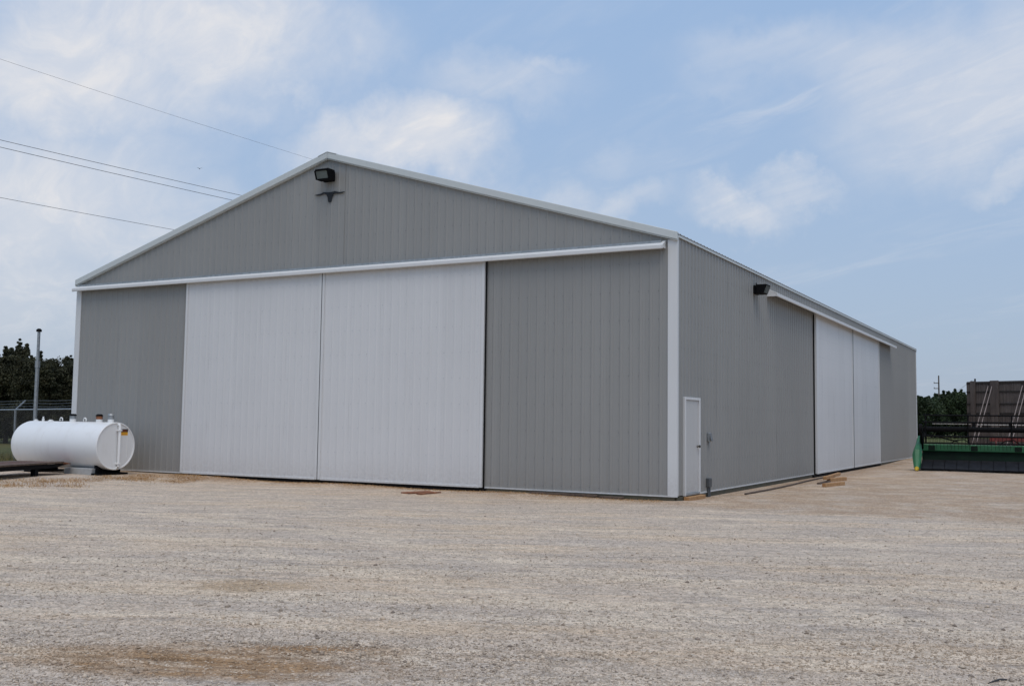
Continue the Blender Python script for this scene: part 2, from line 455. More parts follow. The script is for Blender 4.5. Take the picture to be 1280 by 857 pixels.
# ------------------------------------------------------------------ mesh helpers
class MB:
    def __init__(self):
        self.v = []
        self.f = []

    def add(self, vs, fs):
        o = len(self.v)
        self.v += [tuple(map(float, p)) for p in vs]
        self.f += [tuple(i + o for i in q) for q in fs]
        return self

    def box(self, lo, hi):
        (a, b, c), (d, e, f) = lo, hi
        return self.add([(a, b, c), (d, b, c), (d, e, c), (a, e, c), (a, b, f), (d, b, f), (d, e, f), (a, e, f)],
                        [(0, 3, 2, 1), (4, 5, 6, 7), (0, 1, 5, 4), (1, 2, 6, 5), (2, 3, 7, 6), (3, 0, 4, 7)])

    def obox(self, c, ax, ay, az):
        """oriented box: centre and three half-axis vectors"""
        c, ax, ay, az = map(np.asarray, (c, ax, ay, az))
        vs = [c + sx * ax + sy * ay + sz * az for sz in (-1, 1) for sx, sy in ((-1, -1), (1, -1), (1, 1), (-1, 1))]
        return self.add(vs, [(0, 3, 2, 1), (4, 5, 6, 7), (0, 1, 5, 4), (1, 2, 6, 5), (2, 3, 7, 6), (3, 0, 4, 7)])

    def bar(self, p, q, w, h=None):
        """rectangular bar between two points"""
        p, q = np.asarray(p, float), np.asarray(q, float)
        d = q - p
        L = np.linalg.norm(d)
        d = d / L
        s = np.cross(d, (0, 0, 1.0)) if abs(d[2]) < .95 else np.cross(d, (1.0, 0, 0))
        s /= np.linalg.norm(s)
        u = np.cross(s, d)
        return self.obox((p + q) / 2, d * L / 2, s * w / 2, u * (h or w) / 2)

    def tube(self, pts, r, n=8, caps=True):
        pts = [np.asarray(p, float) for p in pts]
        rs = r if hasattr(r, '__len__') else [r] * len(pts)
        vs = []
        for i, p in enumerate(pts):
            d = pts[min(i + 1, len(pts) - 1)] - pts[max(i - 1, 0)]
            d = d / (np.linalg.norm(d) + 1e-12)
            s = np.cross(d, (0, 0, 1.0)) if abs(d[2]) < .9 else np.cross(d, (1.0, 0, 0))
            s /= np.linalg.norm(s)
            u = np.cross(s, d)
            for k in range(n):
                a = 2 * math.pi * k / n
                vs.append(p + rs[i] * (math.cos(a) * s + math.sin(a) * u))
        fs = [(i * n + k, i * n + (k + 1) % n, (i + 1) * n + (k + 1) % n, (i + 1) * n + k)
              for i in range(len(pts) - 1) for k in range(n)]
        if caps:
            fs += [tuple(range(n))[::-1], tuple(range((len(pts) - 1) * n, len(pts) * n))]
        return self.add(vs, fs)

    def prism(self, prof, origin, a, b, d):
        """closed profile (counter-clockwise in a,b) swept along d"""
        o, a, b, d = map(lambda x: np.asarray(x, float), (origin, a, b, d))
        n = len(prof)
        v0 = [o + x * a + y * b for x, y in prof]
        vs = v0 + [p + d for p in v0]
        fs = [tuple(range(n))[::-1], tuple(range(n, 2 * n))] + [(i, (i + 1) % n, n + (i + 1) % n, n + i) for i in range(n)]
        return self.add(vs, fs)

    def build(self, name, mat, parent=None, bevel=0.0, smooth=False, fix=True):
        me = bpy.data.meshes.new(name)
        me.from_pydata(self.v, [], self.f)
        me.update()
        if fix:
            import bmesh
            bm = bmesh.new()
            bm.from_mesh(me)
            bmesh.ops.recalc_face_normals(bm, faces=bm.faces)
            bm.to_mesh(me)
            bm.free()
        return link(name, me, mat, parent, bevel, smooth)


def link(name, me, mat, parent=None, bevel=0.0, smooth=False):
    if mat is not None and not me.materials:
        me.materials.append(mat)
    o = bpy.data.objects.new(name, me)
    COL.objects.link(o)
    if parent is not None:
        o.parent = parent
    if smooth:
        me.polygons.foreach_set('use_smooth', [True] * len(me.polygons))
        md = o.modifiers.new('edge', 'EDGE_SPLIT')
        md.split_angle = rad(40)
    if bevel:
        md = o.modifiers.new('bevel', 'BEVEL')
        md.width = bevel
        md.segments = 1
        md.limit_method = 'ANGLE'
    return o


def empty(name, loc=(0, 0, 0), rz=0.0):
    o = bpy.data.objects.new(name, None)
    COL.objects.link(o)
    o.location = tuple(map(float, loc))
    o.rotation_euler = (0, 0, rz)
    o.empty_display_size = 0.3
    return o


def tag(o, label=None, cat=None, group=None, kind=None):
    if label:
        o['label'] = label
    if cat:
        o['category'] = cat
    if group:
        o['group'] = group
    if kind:
        o['kind'] = kind
    return o


def np_mesh(name, verts, faces, k, tone=None):
    """fast mesh from arrays: verts (n,3), faces (m,k), per-face tone"""
    me = bpy.data.meshes.new(name)
    verts = np.asarray(verts, np.float32)
    faces = np.asarray(faces, np.int32)
    me.vertices.add(len(verts))
    me.vertices.foreach_set('co', verts.ravel())
    me.loops.add(faces.size)
    me.loops.foreach_set('vertex_index', faces.ravel())
    me.polygons.add(len(faces))
    me.polygons.foreach_set('loop_start', np.arange(0, faces.size, k, dtype=np.int32))
    me.polygons.foreach_set('loop_total', np.full(len(faces), k, np.int32))
    if tone is not None:
        a = me.attributes.new('tone', 'FLOAT', 'FACE')
        a.data.foreach_set('value', np.asarray(tone, np.float32))
    me.update(calc_edges=True)
    return me


def sstep(a, b, x):
    t_ = np.clip((np.asarray(x, float) - a) / (b - a), 0, 1)
    return t_ * t_ * (3 - 2 * t_)


# ------------------------------------------------------------------ ground
def gz(x, y):
    x, y = np.asarray(x, float), np.asarray(y, float)
    z = -0.10 + 0.07 * sstep(-11.0, -17.0, x)
    und = 0.012 * np.sin(x * 0.9 + 0.6 * np.sin(y * 0.5)) * np.sin(y * 0.75 + 0.4 * np.cos(x * 0.6))
    und += 0.008 * np.sin(x * 2.1 - y * 1.3) * np.cos(y * 1.9 + x * 0.4)
    keep = sstep(-0.4, -3.0, y) + sstep(0.4, 3.0, x)
    z = z + und * np.clip(keep, 0, 1)
    # a little dirt drawn up against the front and the far end of the side wall
    z = z + 0.045 * np.exp(-((y + 0.15) / 0.6) ** 2) * (x < 0.5) * (0.6 + 0.4 * np.sin(x * 1.3))
    z = z + 0.09 * np.exp(-(np.clip(x, 0, None) / 1.6) ** 2) * sstep(25, 33, y) * (x > -3)
    # shallow hollow under the damp patch
    z = z - 0.035 * np.exp(-(((x - BROWN[0]) / 1.1) ** 2 + ((y - BROWN[1]) / 0.7) ** 2))
    return z


def sheet(name, xs, ys, zf, mat, off=0.0):
    X, Y = np.meshgrid(xs, ys, indexing='ij')
    Z = zf(X, Y) + off
    v = np.stack([X, Y, Z], -1).reshape(-1, 3)
    nx, ny = len(xs), len(ys)
    i = np.arange(nx - 1)[:, None] * ny + np.arange(ny - 1)[None, :]
    f = np.stack([i, i + ny, i + ny + 1, i + 1], -1).reshape(-1, 4)
    me = np_mesh(name, v, f, 4)
    o = link(name, me, mat)
    me.polygons.foreach_set('use_smooth', [True] * len(me.polygons))
    return tag(o, kind='structure')


yard = sheet('gravel_yard', np.arange(-23, 46.1, 0.4), np.arange(-36, 54.1, 0.4), gz, GRAVEL)
far = [-1500, -700, -350, -180, -100, -70]
fx = np.array(far + list(np.arange(-50, 60.1, 2.0)) + [80, 120, 200, 400, 800, 1500])
fy = np.array([-1500, -700, -300, -120, -70] + list(np.arange(-46, 64.1, 2.0)) + [80, 110, 160, 250, 400, 800, 1500])


def field_z(x, y):
    z = -0.10 + 0.07 * sstep(-11.0, -17.0, x)
    inside = (x > -22.5) & (x < 45.5) & (y > -35.5) & (y < 53.5)
    return z - np.where(inside, 0.25, 0.012)


sheet('field', fx, fy, field_z, FIELD)

# loose stones (nobody could count them)
N = 230000
dmin, dmax = 5.2, 26.0
uu = RNG.random(N)
dep = 1 / (1 / dmin - uu * (1 / dmin - 1 / dmax))
lat = (RNG.random(N) * 2 - 1) * (0.56 * dep + 1.5)
gx = CAM[0] + AX_F[0] / math.cos(PITCH) * dep + AX_R[0] * lat
gy = CAM[1] + AX_F[1] / math.cos(PITCH) * dep + AX_R[1] * lat
ca, sa = TRACK
along, across = gx * ca + gy * sa, -gx * sa + gy * ca
dens = 0.5 + 0.5 * np.sin(across * 2.3 + 0.8 * np.sin(along * 0.35) + 1.1) * np.sin(across * 0.9 + 0.3 * along)
ok = (RNG.random(N) < (0.22 + 0.70 * dens) * (1 - sstep(11.0, 25.0, dep))) & ~((gx < 0.35) & (gy > -0.35)) & (gx > -16)
gx, gy, dep = gx[ok], gy[ok], dep[ok]
n = len(gx)
siz = 0.0035 + 0.006 * RNG.random(n) ** 2
siz += (RNG.random(n) < 0.05) * RNG.random(n) ** 2 * 0.016
unit = np.array([(1, 0, 0), (0, 1, 0), (-1, 0, 0), (0, -1, 0), (0, 0, 1), (0, 0, -1)], float)
jit = 1 + 0.45 * (RNG.random((n, 6, 1)) - 0.5)
pts = unit[None] * jit + 0.35 * (RNG.random((n, 6, 3)) - 0.5)
pts *= (siz[:, None] * (0.7 + 0.7 * RNG.random((n, 3))))[:, None, :]
pts[:, :, 2] *= 0.75
ang = RNG.random(n) * 6.283
cA, sA = np.cos(ang)[:, None], np.sin(ang)[:, None]
px_, py_ = pts[..., 0] * cA - pts[..., 1] * sA, pts[..., 0] * sA + pts[..., 1] * cA
verts = np.stack([px_ + gx[:, None], py_ + gy[:, None], pts[..., 2] + (gz(gx, gy) + siz * 0.25)[:, None]], -1).reshape(-1, 3)
tri = np.array([(0, 1, 4), (1, 2, 4), (2, 3, 4), (3, 0, 4), (1, 0, 5), (2, 1, 5), (3, 2, 5), (0, 3, 5)])
faces = (np.arange(n)[:, None, None] * 6 + tri[None]).reshape(-1, 3)
tone = np.repeat(np.clip(RNG.normal(0.55, 0.30, n), 0, 1), 8)
o = link('loose_gravel', np_mesh('loose_gravel', verts, faces, 3, tone), STONE)
tag(o, 'loose crushed limestone gravel lying over the yard', 'gravel', kind='stuff')

# ------------------------------------------------------------------ barn
BW, BL, EH, RH = 18.99, 36.66, 5.60, 8.418
SLOPE = (RH - EH) / (BW / 2)
RIB = 0.2286
SHEET = RIB * 4


def roof_z(x):
    return EH + SLOPE * (BW / 2 - abs(x + BW / 2))


def sheet_profile(w, amp=1.0):
    """(u, n) points of one ribbed sheet: major ribs every 9 inches, two minor ribs between"""
    pr = []
    k = 0
    while True:
        c_ = k * RIB + RIB / 2
        if c_ - RIB / 2 >= w - 1e-6:
            break
        b_ = c_ - RIB / 2
        for u, nn in ((0, 0), (.040, .0), (.047, .003 * amp), (.056, .003 * amp), (.063, 0),
                      (.076, 0), (.102, .019 * amp), (.126, .019 * amp), (.152, 0), (.166, 0), (.172, .003 * amp), (.181, .003 * amp), (.188, 0)):
            pr.append((b_ + u, nn))
        k += 1
    pr = [p for p in pr if p[0] < w - 1e-4]
    pr.append((w, 0.0))
    return pr


def make_sheet(parent, u0, u1, z0, top, mat, place, rows=True, amp=1.0):
    """one siding sheet from u0 to u1; place(u, z, n) -> local point; top(u) gives its upper edge"""
    pr = sheet_profile(u1 - u0, amp)
    lv = [0.0]
    if rows:
        zz = 0.62
        mt = min(top(u0), top(u1)) - z0
        while zz < mt - 0.2:
            lv.append(zz)
            zz += 0.61
    vs, nrow = [], len(lv) + 1
    jit_ = [[random.uniform(-.0016, .0016) for _ in range(3)] for _ in range(nrow)]
    for (u, nn) in pr:
        for r_ in range(nrow):
            zt = top(u0 + u)
            z_ = z0 + lv[r_] if r_ < len(lv) else zt
            j = jit_[r_][min(2, int(u / SHEET * 3))] if 0 < r_ < nrow - 1 else 0
            vs.append(place(u0 + u, min(z_, zt), nn + j))
    fs = [(i * nrow + r_, (i + 1) * nrow + r_, (i + 1) * nrow + r_ + 1, i * nrow + r_ + 1)
          for i in range(len(pr) - 1) for r_ in range(nrow - 1)]
    mb = MB()
    mb.add(vs, fs)
    return mb.build('siding_sheet', mat, parent, fix=False)


def screws(parent, u0, u1, z0, top, place, mat):
    mb = MB()
    k = 0
    s = 0.0075
    while True:
        u = u0 + k * RIB + 0.072
        if u > u1 - 0.02:
            break
        zz = 0.10
        while z0 + zz < top(u) - 0.12:
            if random.random() > 0.04:
                z_ = z0 + zz + random.uniform(-.01, .01)
                a = [place(u + du, z_ + dz, 0.002) for du, dz in ((-s, -s), (s, -s), (s, s), (-s, s))]
                b_ = [place(u + du * .7, z_ + dz * .7, 0.008) for du, dz in ((-s, -s), (s, -s), (s, s), (-s, s))]
                mb.add(a + b_, [(4, 5, 6, 7), (0, 1, 5, 4), (1, 2, 6, 5), (2, 3, 7, 6), (3, 0, 4, 7)])
            zz += 0.61
        k += 1
    return tag(mb.build('screw_heads', mat, parent, fix=False), kind='stuff')


barn = empty('barn', (-BW / 2, BL / 2, 0))
tag(barn, 'large grey ribbed metal pole barn with white sliding doors and gable front', 'barn')
BO = np.array([-BW / 2, BL / 2, 0.0])


def loc(p):
    return tuple(np.asarray(p, float) - BO)


def bpart(mb, name, mat, parent=None, **kw):
    mb.v = [loc(p) for p in mb.v]
    return mb.build(name, mat, parent or barn, **kw)


def wall_slab(name, pts, d):
    """inner backing of a wall: polygon swept by d"""
    mb = MB()
    k = len(pts)
    vs = list(pts) + [tuple(np.asarray(p) + np.asarray(d)) for p in pts]
    mb.add(vs, [tuple(range(k)), tuple(range(k, 2 * k))[::-1]] + [(i, (i + 1) % k, k + (i + 1) % k, k + i) for i in range(k)])
    return bpart(mb, name, SKIRT)


front = wall_slab('front_wall', [(-BW + .06, .03, -.3), (-.06, .03, -.3), (-.06, .03, EH - .1), (-BW / 2, .03, RH - .12), (-BW + .06, .03, EH - .1)], (0, .12, 0))
rear = wall_slab('rear_wall', [(-BW + .06, BL - .15, -.3), (-.06, BL - .15, -.3), (-.06, BL - .15, EH - .1), (-BW / 2, BL - .15, RH - .12), (-BW + .06, BL - .15, EH - .1)], (0, .12, 0))
side = wall_slab('side_wall', [(-.15, .16, -.3), (-.15, BL - .16, -.3), (-.15, BL - .16, EH - .06), (-.15, .16, EH - .06)], (.12, 0, 0))
left = wall_slab('left_wall', [(-BW + .03, .16, -.3), (-BW + .03, BL - .16, -.3), (-BW + .03, BL - .16, EH - .06), (-BW + .03, .16, EH - .06)], (.12, 0, 0))

WALLS = (
    (front, BW, lambda u, z, n_: loc((-BW + u, -n_, z)), lambda u: roof_z(-BW + u) - 0.03, True),
    (side, BL, lambda u, z, n_: loc((n_, u, z)), lambda u: EH - 0.02, True),
    (rear, BW, lambda u, z, n_: loc((-u, BL + n_, z)), lambda u: roof_z(-u) - 0.03, False),
    (left, BL, lambda u, z, n_: loc((-BW - n_, BL - u, z)), lambda u: EH - 0.02, False),
)
for wall, length, place, top, rows in WALLS:
    u = 0.0
    while u < length - 0.02:
        u1 = min(u + SHEET, length)
        if wall in (front, rear) and u < BW / 2 - 0.02 < u1 - 0.02:
            make_sheet(wall, u, BW / 2, 0.02, top, GREY, place, rows, .78)
            make_sheet(wall, BW / 2, u1, 0.02, top, GREY, place, rows, .78)
        else:
            make_sheet(wall, u, u1, 0.02, top, GREY, place, rows, .85 if wall is front else 1.3)
        u = u1
    if rows:
        screws(wall, 0, length, 0.02, top, place, SCREW)

# roof: ribbed sheets from eave to ridge, both slopes
rmb = MB()
OV = 0.045
cs = math.hypot(BW / 2, RH - EH)
for sgn in (-1, 1):
    e = np.array([-BW / 2 + sgn * (BW / 2 + OV), -.06, roof_z(-BW / 2 + sgn * (BW / 2)) - SLOPE * OV])
    rg = np.array([-BW / 2, -.06, RH])
    d = np.array([0, BL + .12, 0])
    rmb.add([e, rg, rg + d, e + d, e - (0, 0, .014), rg - (0, 0, .014), rg + d - (0, 0, .014), e + d - (0, 0, .014)],
            [(0, 1, 2, 3), (4, 7, 6, 5), (0, 4, 5, 1), (2, 6, 7, 3), (3, 7, 4, 0)])
roof = bpart(rmb, 'roof', ROOFM)
for sgn in (-1, 1):
    for k in range(int(BL / SHEET) + 1):
        y0, y1 = k * SHEET, min((k + 1) * SHEET, BL)
        if y1 - y0 < 0.1:
            continue
        vs, fs = [], []
        pr = [(0, 0), (.083, 0), (.104, .019), (.124, .019), (.145, 0)]
        prof = [(y0 + j * RIB + a, b) for j in range(4) for a, b in pr if y0 + j * RIB + a <= y1] + [(y1, 0)]
        for (yy, hh) in prof:
            for fr in (0.0, 1.0):
                x = -BW / 2 + sgn * (BW / 2 + OV + .01) * (1 - fr)
                z_ = RH + .008 + hh - SLOPE * (BW / 2 + OV + .01) * (1 - fr)
                vs.append(loc((x, yy, z_)))
        fs = [(2 * i, 2 * i + 1, 2 * i + 3, 2 * i + 2) for i in range(len(prof) - 1)]
        MB().add(vs, fs).build('roof_sheet', ROOFM, roof, fix=False)
mb = MB()
for sgn in (-1, 1):
    a = np.array([-BW / 2, -.10, RH + .055])
    b = np.array([-BW / 2 + sgn * .30, -.10, RH + .055 - SLOPE * .30])
    d = np.array([0, BL + .2, 0])
    mb.add([a, b, b + d, a + d, a - (0, 0, .03), b - (0, 0, .03), b + d - (0, 0, .03), a + d - (0, 0, .03)],
           [(0, 1, 2, 3), (4, 7, 6, 5), (0, 4, 5, 1), (1, 5, 6, 2), (2, 6, 7, 3)])
bpart(mb, 'ridge_cap', RAKE, roof)

# rake trim along both gable edges: a folded fascia
for sgn in (-1, 1):
    for yf, ys_ in ((-.10, 1), (BL + .10, -1)):
        e = np.array([-BW / 2 + sgn * (BW / 2 + OV), yf, EH - SLOPE * OV])
        rg = np.array([-BW / 2 + sgn * 0.004, yf, RH])
        mb = MB()
        w = np.array([0, ys_ * 1.0, 0])
        for (za, zb, n0, n1) in ((.045, -.125, 0.0, .12), (-.128, -.15, .012, .10)):
            mb.add([e + (0, 0, za) + w * n0, rg + (0, 0, za) + w * n0, rg + (0, 0, zb) + w * n0, e + (0, 0, zb) + w * n0,
                    e + (0, 0, za) + w * n1, rg + (0, 0, za) + w * n1, rg + (0, 0, zb) + w * n1, e + (0, 0, zb) + w * n1],
                   [(0, 1, 2, 3), (7, 6, 5, 4), (0, 4, 5, 1), (2, 6, 7, 3), (0, 3, 7, 4), (1, 5, 6, 2)])
        bpart(mb, 'rake_trim', RAKE, bevel=0.01)
# eave trim
for x0, x1 in ((.022, .05), (-BW - .05, -BW - .022)):
    mb = MB().box((x0, .02, EH - .075), (x1, BL - .02, EH - .032))
    bpart(mb, 'eave_trim', RAKE)
# corner trims
for cx, sx, cy, sy in ((0, 1, 0, -1), (-BW, -1, 0, -1), (0, 1, BL, 1), (-BW, -1, BL, 1)):
    T = .03
    ax = cx + sx * T
    ay = cy + sy * T
    pr = [(ax, ay), (ax, ay - sy * .10), (cx, ay - sy * .10), (cx, cy), (ax - sx * .215, cy), (ax - sx * .215, ay)]
    mb = MB().prism(pr, (0, 0, .02), (1, 0, 0), (0, 1, 0), (0, 0, EH - .14))
    bpart(mb, 'corner_trim', TRIM, bevel=0.006)
# base trims and treated skirt boards (with joints)
mb = MB().box((-4.65, -.034, .0), (.034, -.004, .028))
bpart(mb, 'base_trim', TRIM)
mb = MB().box((-BW, -.034, .0), (-14.40, -.004, .028))
bpart(mb, 'base_trim', TRIM)
mb = MB().box((.004, 1.46, .0), (.034, 12.7, .028))
bpart(mb, 'base_trim', TRIM)
mb = MB().box((.004, 24.95, .0), (.034, BL, .028))
bpart(mb, 'base_trim', TRIM)
xx = -BW + .02
while xx < -.1:
    x1 = min(xx + 4.85, -.02)
    mb = MB().box((xx, -.024, -.30), (x1 - .012, .026, -.003))
    bpart(mb, 'skirt_board', SKIRT, bevel=.006)
    xx = x1
yy = .02
while yy < BL - .1:
    y1 = min(yy + 4.85, BL - .02)
    mb = MB().box((-.026, yy, -.30), (.026, y1 - .012, -.003))
    bpart(mb, 'skirt_board', SKIRT, bevel=.006)
    yy = y1


# sliding doors
def sliding_door(wall_place, u0, u1, ztop, base_n, zbot=0.015):
    """leaf with a timber core, ribbed white sheets and edge trims; wall_place(u, z, n) world point"""
    mb = MB()
    c8 = [wall_place(u, z_, n_) for z_ in (zbot + .01, ztop) for n_ in (base_n, base_n + .045) for u in (u0 + .01, u1 - .01)]
    mb.add([loc(p) for p in c8], [(0, 1, 3, 2), (4, 6, 7, 5), (0, 2, 6, 4), (1, 5, 7, 3), (0, 4, 5, 1), (2, 3, 7, 6)])
    leaf = mb.build('sliding_door', SKIRT, barn)
    pl = lambda u, z_, n_: loc(wall_place(u, z_, base_n + .047 + n_))
    u = u0 + .012
    while u < u1 - .03:
        ue = min(u + SHEET, u1 - .012)
        make_sheet(leaf, u, ue, zbot, lambda q: ztop - .01, WHITE, pl, True, .27)
        u = ue
    screws(leaf, u0, u1 - .02, zbot, lambda q: ztop, pl, SCREWW)
    for a, b in ((u0, u0 + .075), (u1 - .075, u1)):
        mb = MB()
        c8 = [wall_place(q, z_, n_) for z_ in (zbot - .004, ztop - .002) for n_ in (base_n - .002, base_n + .072) for q in (a, b)]
        mb.add([loc(p) for p in c8], [(0, 1, 3, 2), (4, 6, 7, 5), (0, 2, 6, 4), (1, 5, 7, 3), (0, 4, 5, 1), (2, 3, 7, 6)])
        mb.build('edge_trim', TRIM, leaf, bevel=.006)
    mb = MB()
    c8 = [wall_place(q, z_, n_) for z_ in (zbot - .012, zbot + .04) for n_ in (base_n - .001, base_n + .069) for q in (u0 + .077, u1 - .077)]
    mb.add([loc(p) for p in c8], [(0, 1, 3, 2), (4, 6, 7, 5), (0, 2, 6, 4), (1, 5, 7, 3), (0, 4, 5, 1), (2, 3, 7, 6)])
    mb.build('bottom_rail', TRIM, leaf, bevel=.004)
    return leaf


fp = lambda u, z_, n_: (u, -n_, z_)
sp_ = lambda u, z_, n_: (n_, u, z_)
sliding_door(fp, -14.36, -9.545, 5.40, .035)
sliding_door(fp, -9.525, -4.69, 5.40, .035)
sliding_door(sp_, 12.86, 18.97, 5.18, .035)
sliding_door(sp_, 19.03, 24.82, 5.18, .035)
mb = MB().box((.06, 18.972, .01), (.1145, 19.028, 5.16))
bpart(mb, 'seal_strip', SEAL)
mb = MB().box((-9.544, -.104, .01), (-9.526, -.06, 5.38))
bpart(mb, 'seal_strip', SEAL)
mb = MB().box((.0, 12.862, .004), (.1125, 13.20, 5.17))
mb.v = [(x + (.109 if x < .05 else 0), y, z) for x, y, z in mb.v]
bpart(mb, 'door_edge_flashing', TRIM)
# dark guide strips at the floor under the doors
mb = MB().box((-14.3, -.07, -.12), (-4.6, -.028, -.02))
bpart(mb, 'floor_guide', DARKIRON)
mb = MB().box((.028, 12.5, -.12), (.07, 25.0, -.02))
bpart(mb, 'floor_guide', DARKIRON)
# jamb posts seen as dark edges beside the doors
mb = MB().box((-4.683, -.058, -.05), (-4.66, -.021, 5.3))
bpart(mb, 'door_jamb', DARKIRON)
mb = MB().box((.021, 12.83, -.05), (.05, 12.852, 5.1))
bpart(mb, 'door_jamb', DARKIRON)
mb = MB().box((.021, 24.835, -.05), (.05, 24.90, 5.1))
bpart(mb, 'door_jamb', DARKIRON)

# track covers: sloping folded hoods over the sliding rails
hood = [(.022, 5.47), (.022, 5.435), (.205, 5.325), (.205, 5.262), (.222, 5.262), (.235, 5.275), (.235, 5.345)]
mb = MB().prism(hood, (-BW + .0, 0, 0), (0, -1, 0), (0, 0, 1), (BW - .23, 0, 0))
bpart(mb, 'track_cover', TRIM, bevel=.004)
hood2 = [(.022, 5.285), (.022, 5.25), (.285, 5.12), (.285, 5.05), (.30, 5.05), (.315, 5.06), (.315, 5.145)]
HY1 = float(on_side(1121, 433, .31)[1])
mb = MB().prism(hood2, (0, 7.22, 0), (1, 0, 0), (0, 0, 1), (0, HY1 - 7.22, 0))
bpart(mb, 'track_cover', TRIM, bevel=.004)
mb = MB().prism([(.024, 5.255), (.024, 5.06), (.283, 5.06), (.283, 5.115)], (0, 7.222, 0), (1, 0, 0), (0, 0, 1), (0, .012, 0))
bpart(mb, 'track_end_plate', TRIM)
mb = MB().prism([(.024, 5.44), (.024, 5.29), (.203, 5.29), (.203, 5.325)], (-.245, 0, 0), (0, -1, 0), (0, 0, 1), (.012, 0, 0))
bpart(mb, 'track_end_plate', TRIM)
# the rails themselves
mb = MB().box((-BW + .1, -.13, 5.40), (-.3, -.05, 5.46))
bpart(mb, 'track_rail', GALV)
mb = MB().box((.05, 7.4, 5.16), (.13, 27.5, 5.205))
bpart(mb, 'track_rail', GALV)

# entry door on the side wall
dr = MB().box((.012, .47, .05), (.030, 1.335, 2.055))
dr = bpart(dr, 'entry_door', DOORM, bevel=.004)
mb = MB()
for lo, hi in (((.004, .40, .0), (.062, .462, 2.12)), ((.004, 1.345, .0), (.062, 1.425, 2.12)), ((.004, .4622, 2.062), (.062, 1.3448, 2.12))):
    mb.box(lo, hi)
bpart(mb, 'door_frame', TRIM, dr, bevel=.005)
mb = MB().tube([(.03, 1.265, 1.05), (.06, 1.265, 1.05), (.075, 1.265, 1.05), (.10, 1.265, 1.05), (.112, 1.265, 1.05)], [.028, .014, .026, .033, .015], 12)
bpart(mb, 'door_knob', BRASS, dr, smooth=True)
mb = MB().box((.004, .462, .006), (.07, 1.344, .048))
bpart(mb, 'door_sill', GALV, dr, bevel=.004)
mb = MB().box((.036, .36, -.16), (.16, 1.47, -.012))
tag(bpart(mb, 'door_step', WOOD, dr, bevel=.008))

# ------------------------------------------------------------------ things fixed to the barn
# floodlight under the gable peak
r = empty('wall_floodlight', (-9.43, -.02, 7.80))
r.scale = (.84, .84, .78)
tag(r, 'black box floodlight under the gable peak above the steer head emblem', 'floodlight', 'floodlights on the barn')
mb = MB().box((-.20, -.10, -.17), (.20, -.002, .17))
mb.build('back_box', BLACK, r, bevel=.015)
pr = [(.10, -.15), (.34, -.15), (.44, .15), (.44, .19), (.10, .19)]
mb = MB().prism(pr, (-.26, 0, 0), (0, -1, 0), (0, 0, 1), (.52, 0, 0))
hs = mb.build('housing', BLACK, r, bevel=.012)
nrm = np.array([0, -.30, -.10]) / math.hypot(.30, .10)
mid = np.array([0, -.392, 0.0])
upv = np.array([0, -.10, .30]) / math.hypot(.30, .10)
MB().obox(mid + nrm * .002, (.215, 0, 0), upv * .125, nrm * .006).build('lens', LENS, hs)
mb = MB()
for sx in (-1, 1):
    mb.obox(mid + np.array([sx * .24, 0, 0]) + nrm * .01, (.022, 0, 0), upv * .15, nrm * .016)
mb.obox(mid + upv * .145 + nrm * .01, (.218, 0, 0), upv * .018, nrm * .016)
mb.obox(mid - upv * .145 + nrm * .01, (.218, 0, 0), upv * .018, nrm * .016)
mb.build('lens_frame', BLACK, hs)

# floodlight on the side wall
r = empty('wall_floodlight', (.02, 6.02, 5.09))
r.scale = (.85, .8, .72)
tag(r, 'black box floodlight on the side wall beside the end of the track cover', 'floodlight', 'floodlights on the barn')
MB().box((.002, -.20, -.16), (.10, .20, .16)).build('back_box', BLACK, r, bevel=.015)
pr = [(.10, -.15), (.33, -.15), (.43, .15), (.43, .18), (.10, .18)]
hs = MB().prism(pr, (0, -.25, 0), (1, 0, 0), (0, 0, 1), (0, .50, 0)).build('housing', BLACK, r, bevel=.012)
nrm = np.array([.30, 0, -.10]) / math.hypot(.30, .10)
upv = np.array([.10, 0, .30]) / math.hypot(.30, .10)
MB().obox(np.array([.382, 0, 0]) + nrm * .003, nrm * .007, (0, .22, 0), upv * .135).build('lens', LENS, hs)
MB().tube([(.05, -.02, .15), (.05, -.02, .27)], .018, 8).build('conduit', BLACK, r)

# steer head silhouette: outline read off the gable
prof_px = [(393, 244.3), (398, 242.8), (402, 241.9), (404.5, 240.2), (408, 240.6), (412, 240.3), (416, 239.8), (419, 239.0),
           (424, 240.0), (428, 239.7), (431.4, 239.2), (428, 241.5), (423, 242.2), (418.5, 242.0), (416.6, 243.4), (415.2, 247),
           (414.6, 251), (413.6, 252.6), (411.8, 253), (410.4, 252.4), (409.8, 247), (408.2, 243.6), (405.4, 242.4), (401, 244.4), (397, 244.9)]
pts3 = [on_front(x, y, -.03) for x, y in prof_px]
cc = np.mean(pts3, axis=0)
mb = MB().prism([(p[0] - cc[0], p[2] - cc[2]) for p in pts3], (0, 0, 0), (1, 0, 0), (0, 0, 1), (0, -.012, 0))
o = mb.build('steer_head_emblem', EMBLEM)
o.location = (cc[0], -.026, cc[2])
tag(o, 'dark sheet metal longhorn steer head silhouette on the gable wall', 'emblem')

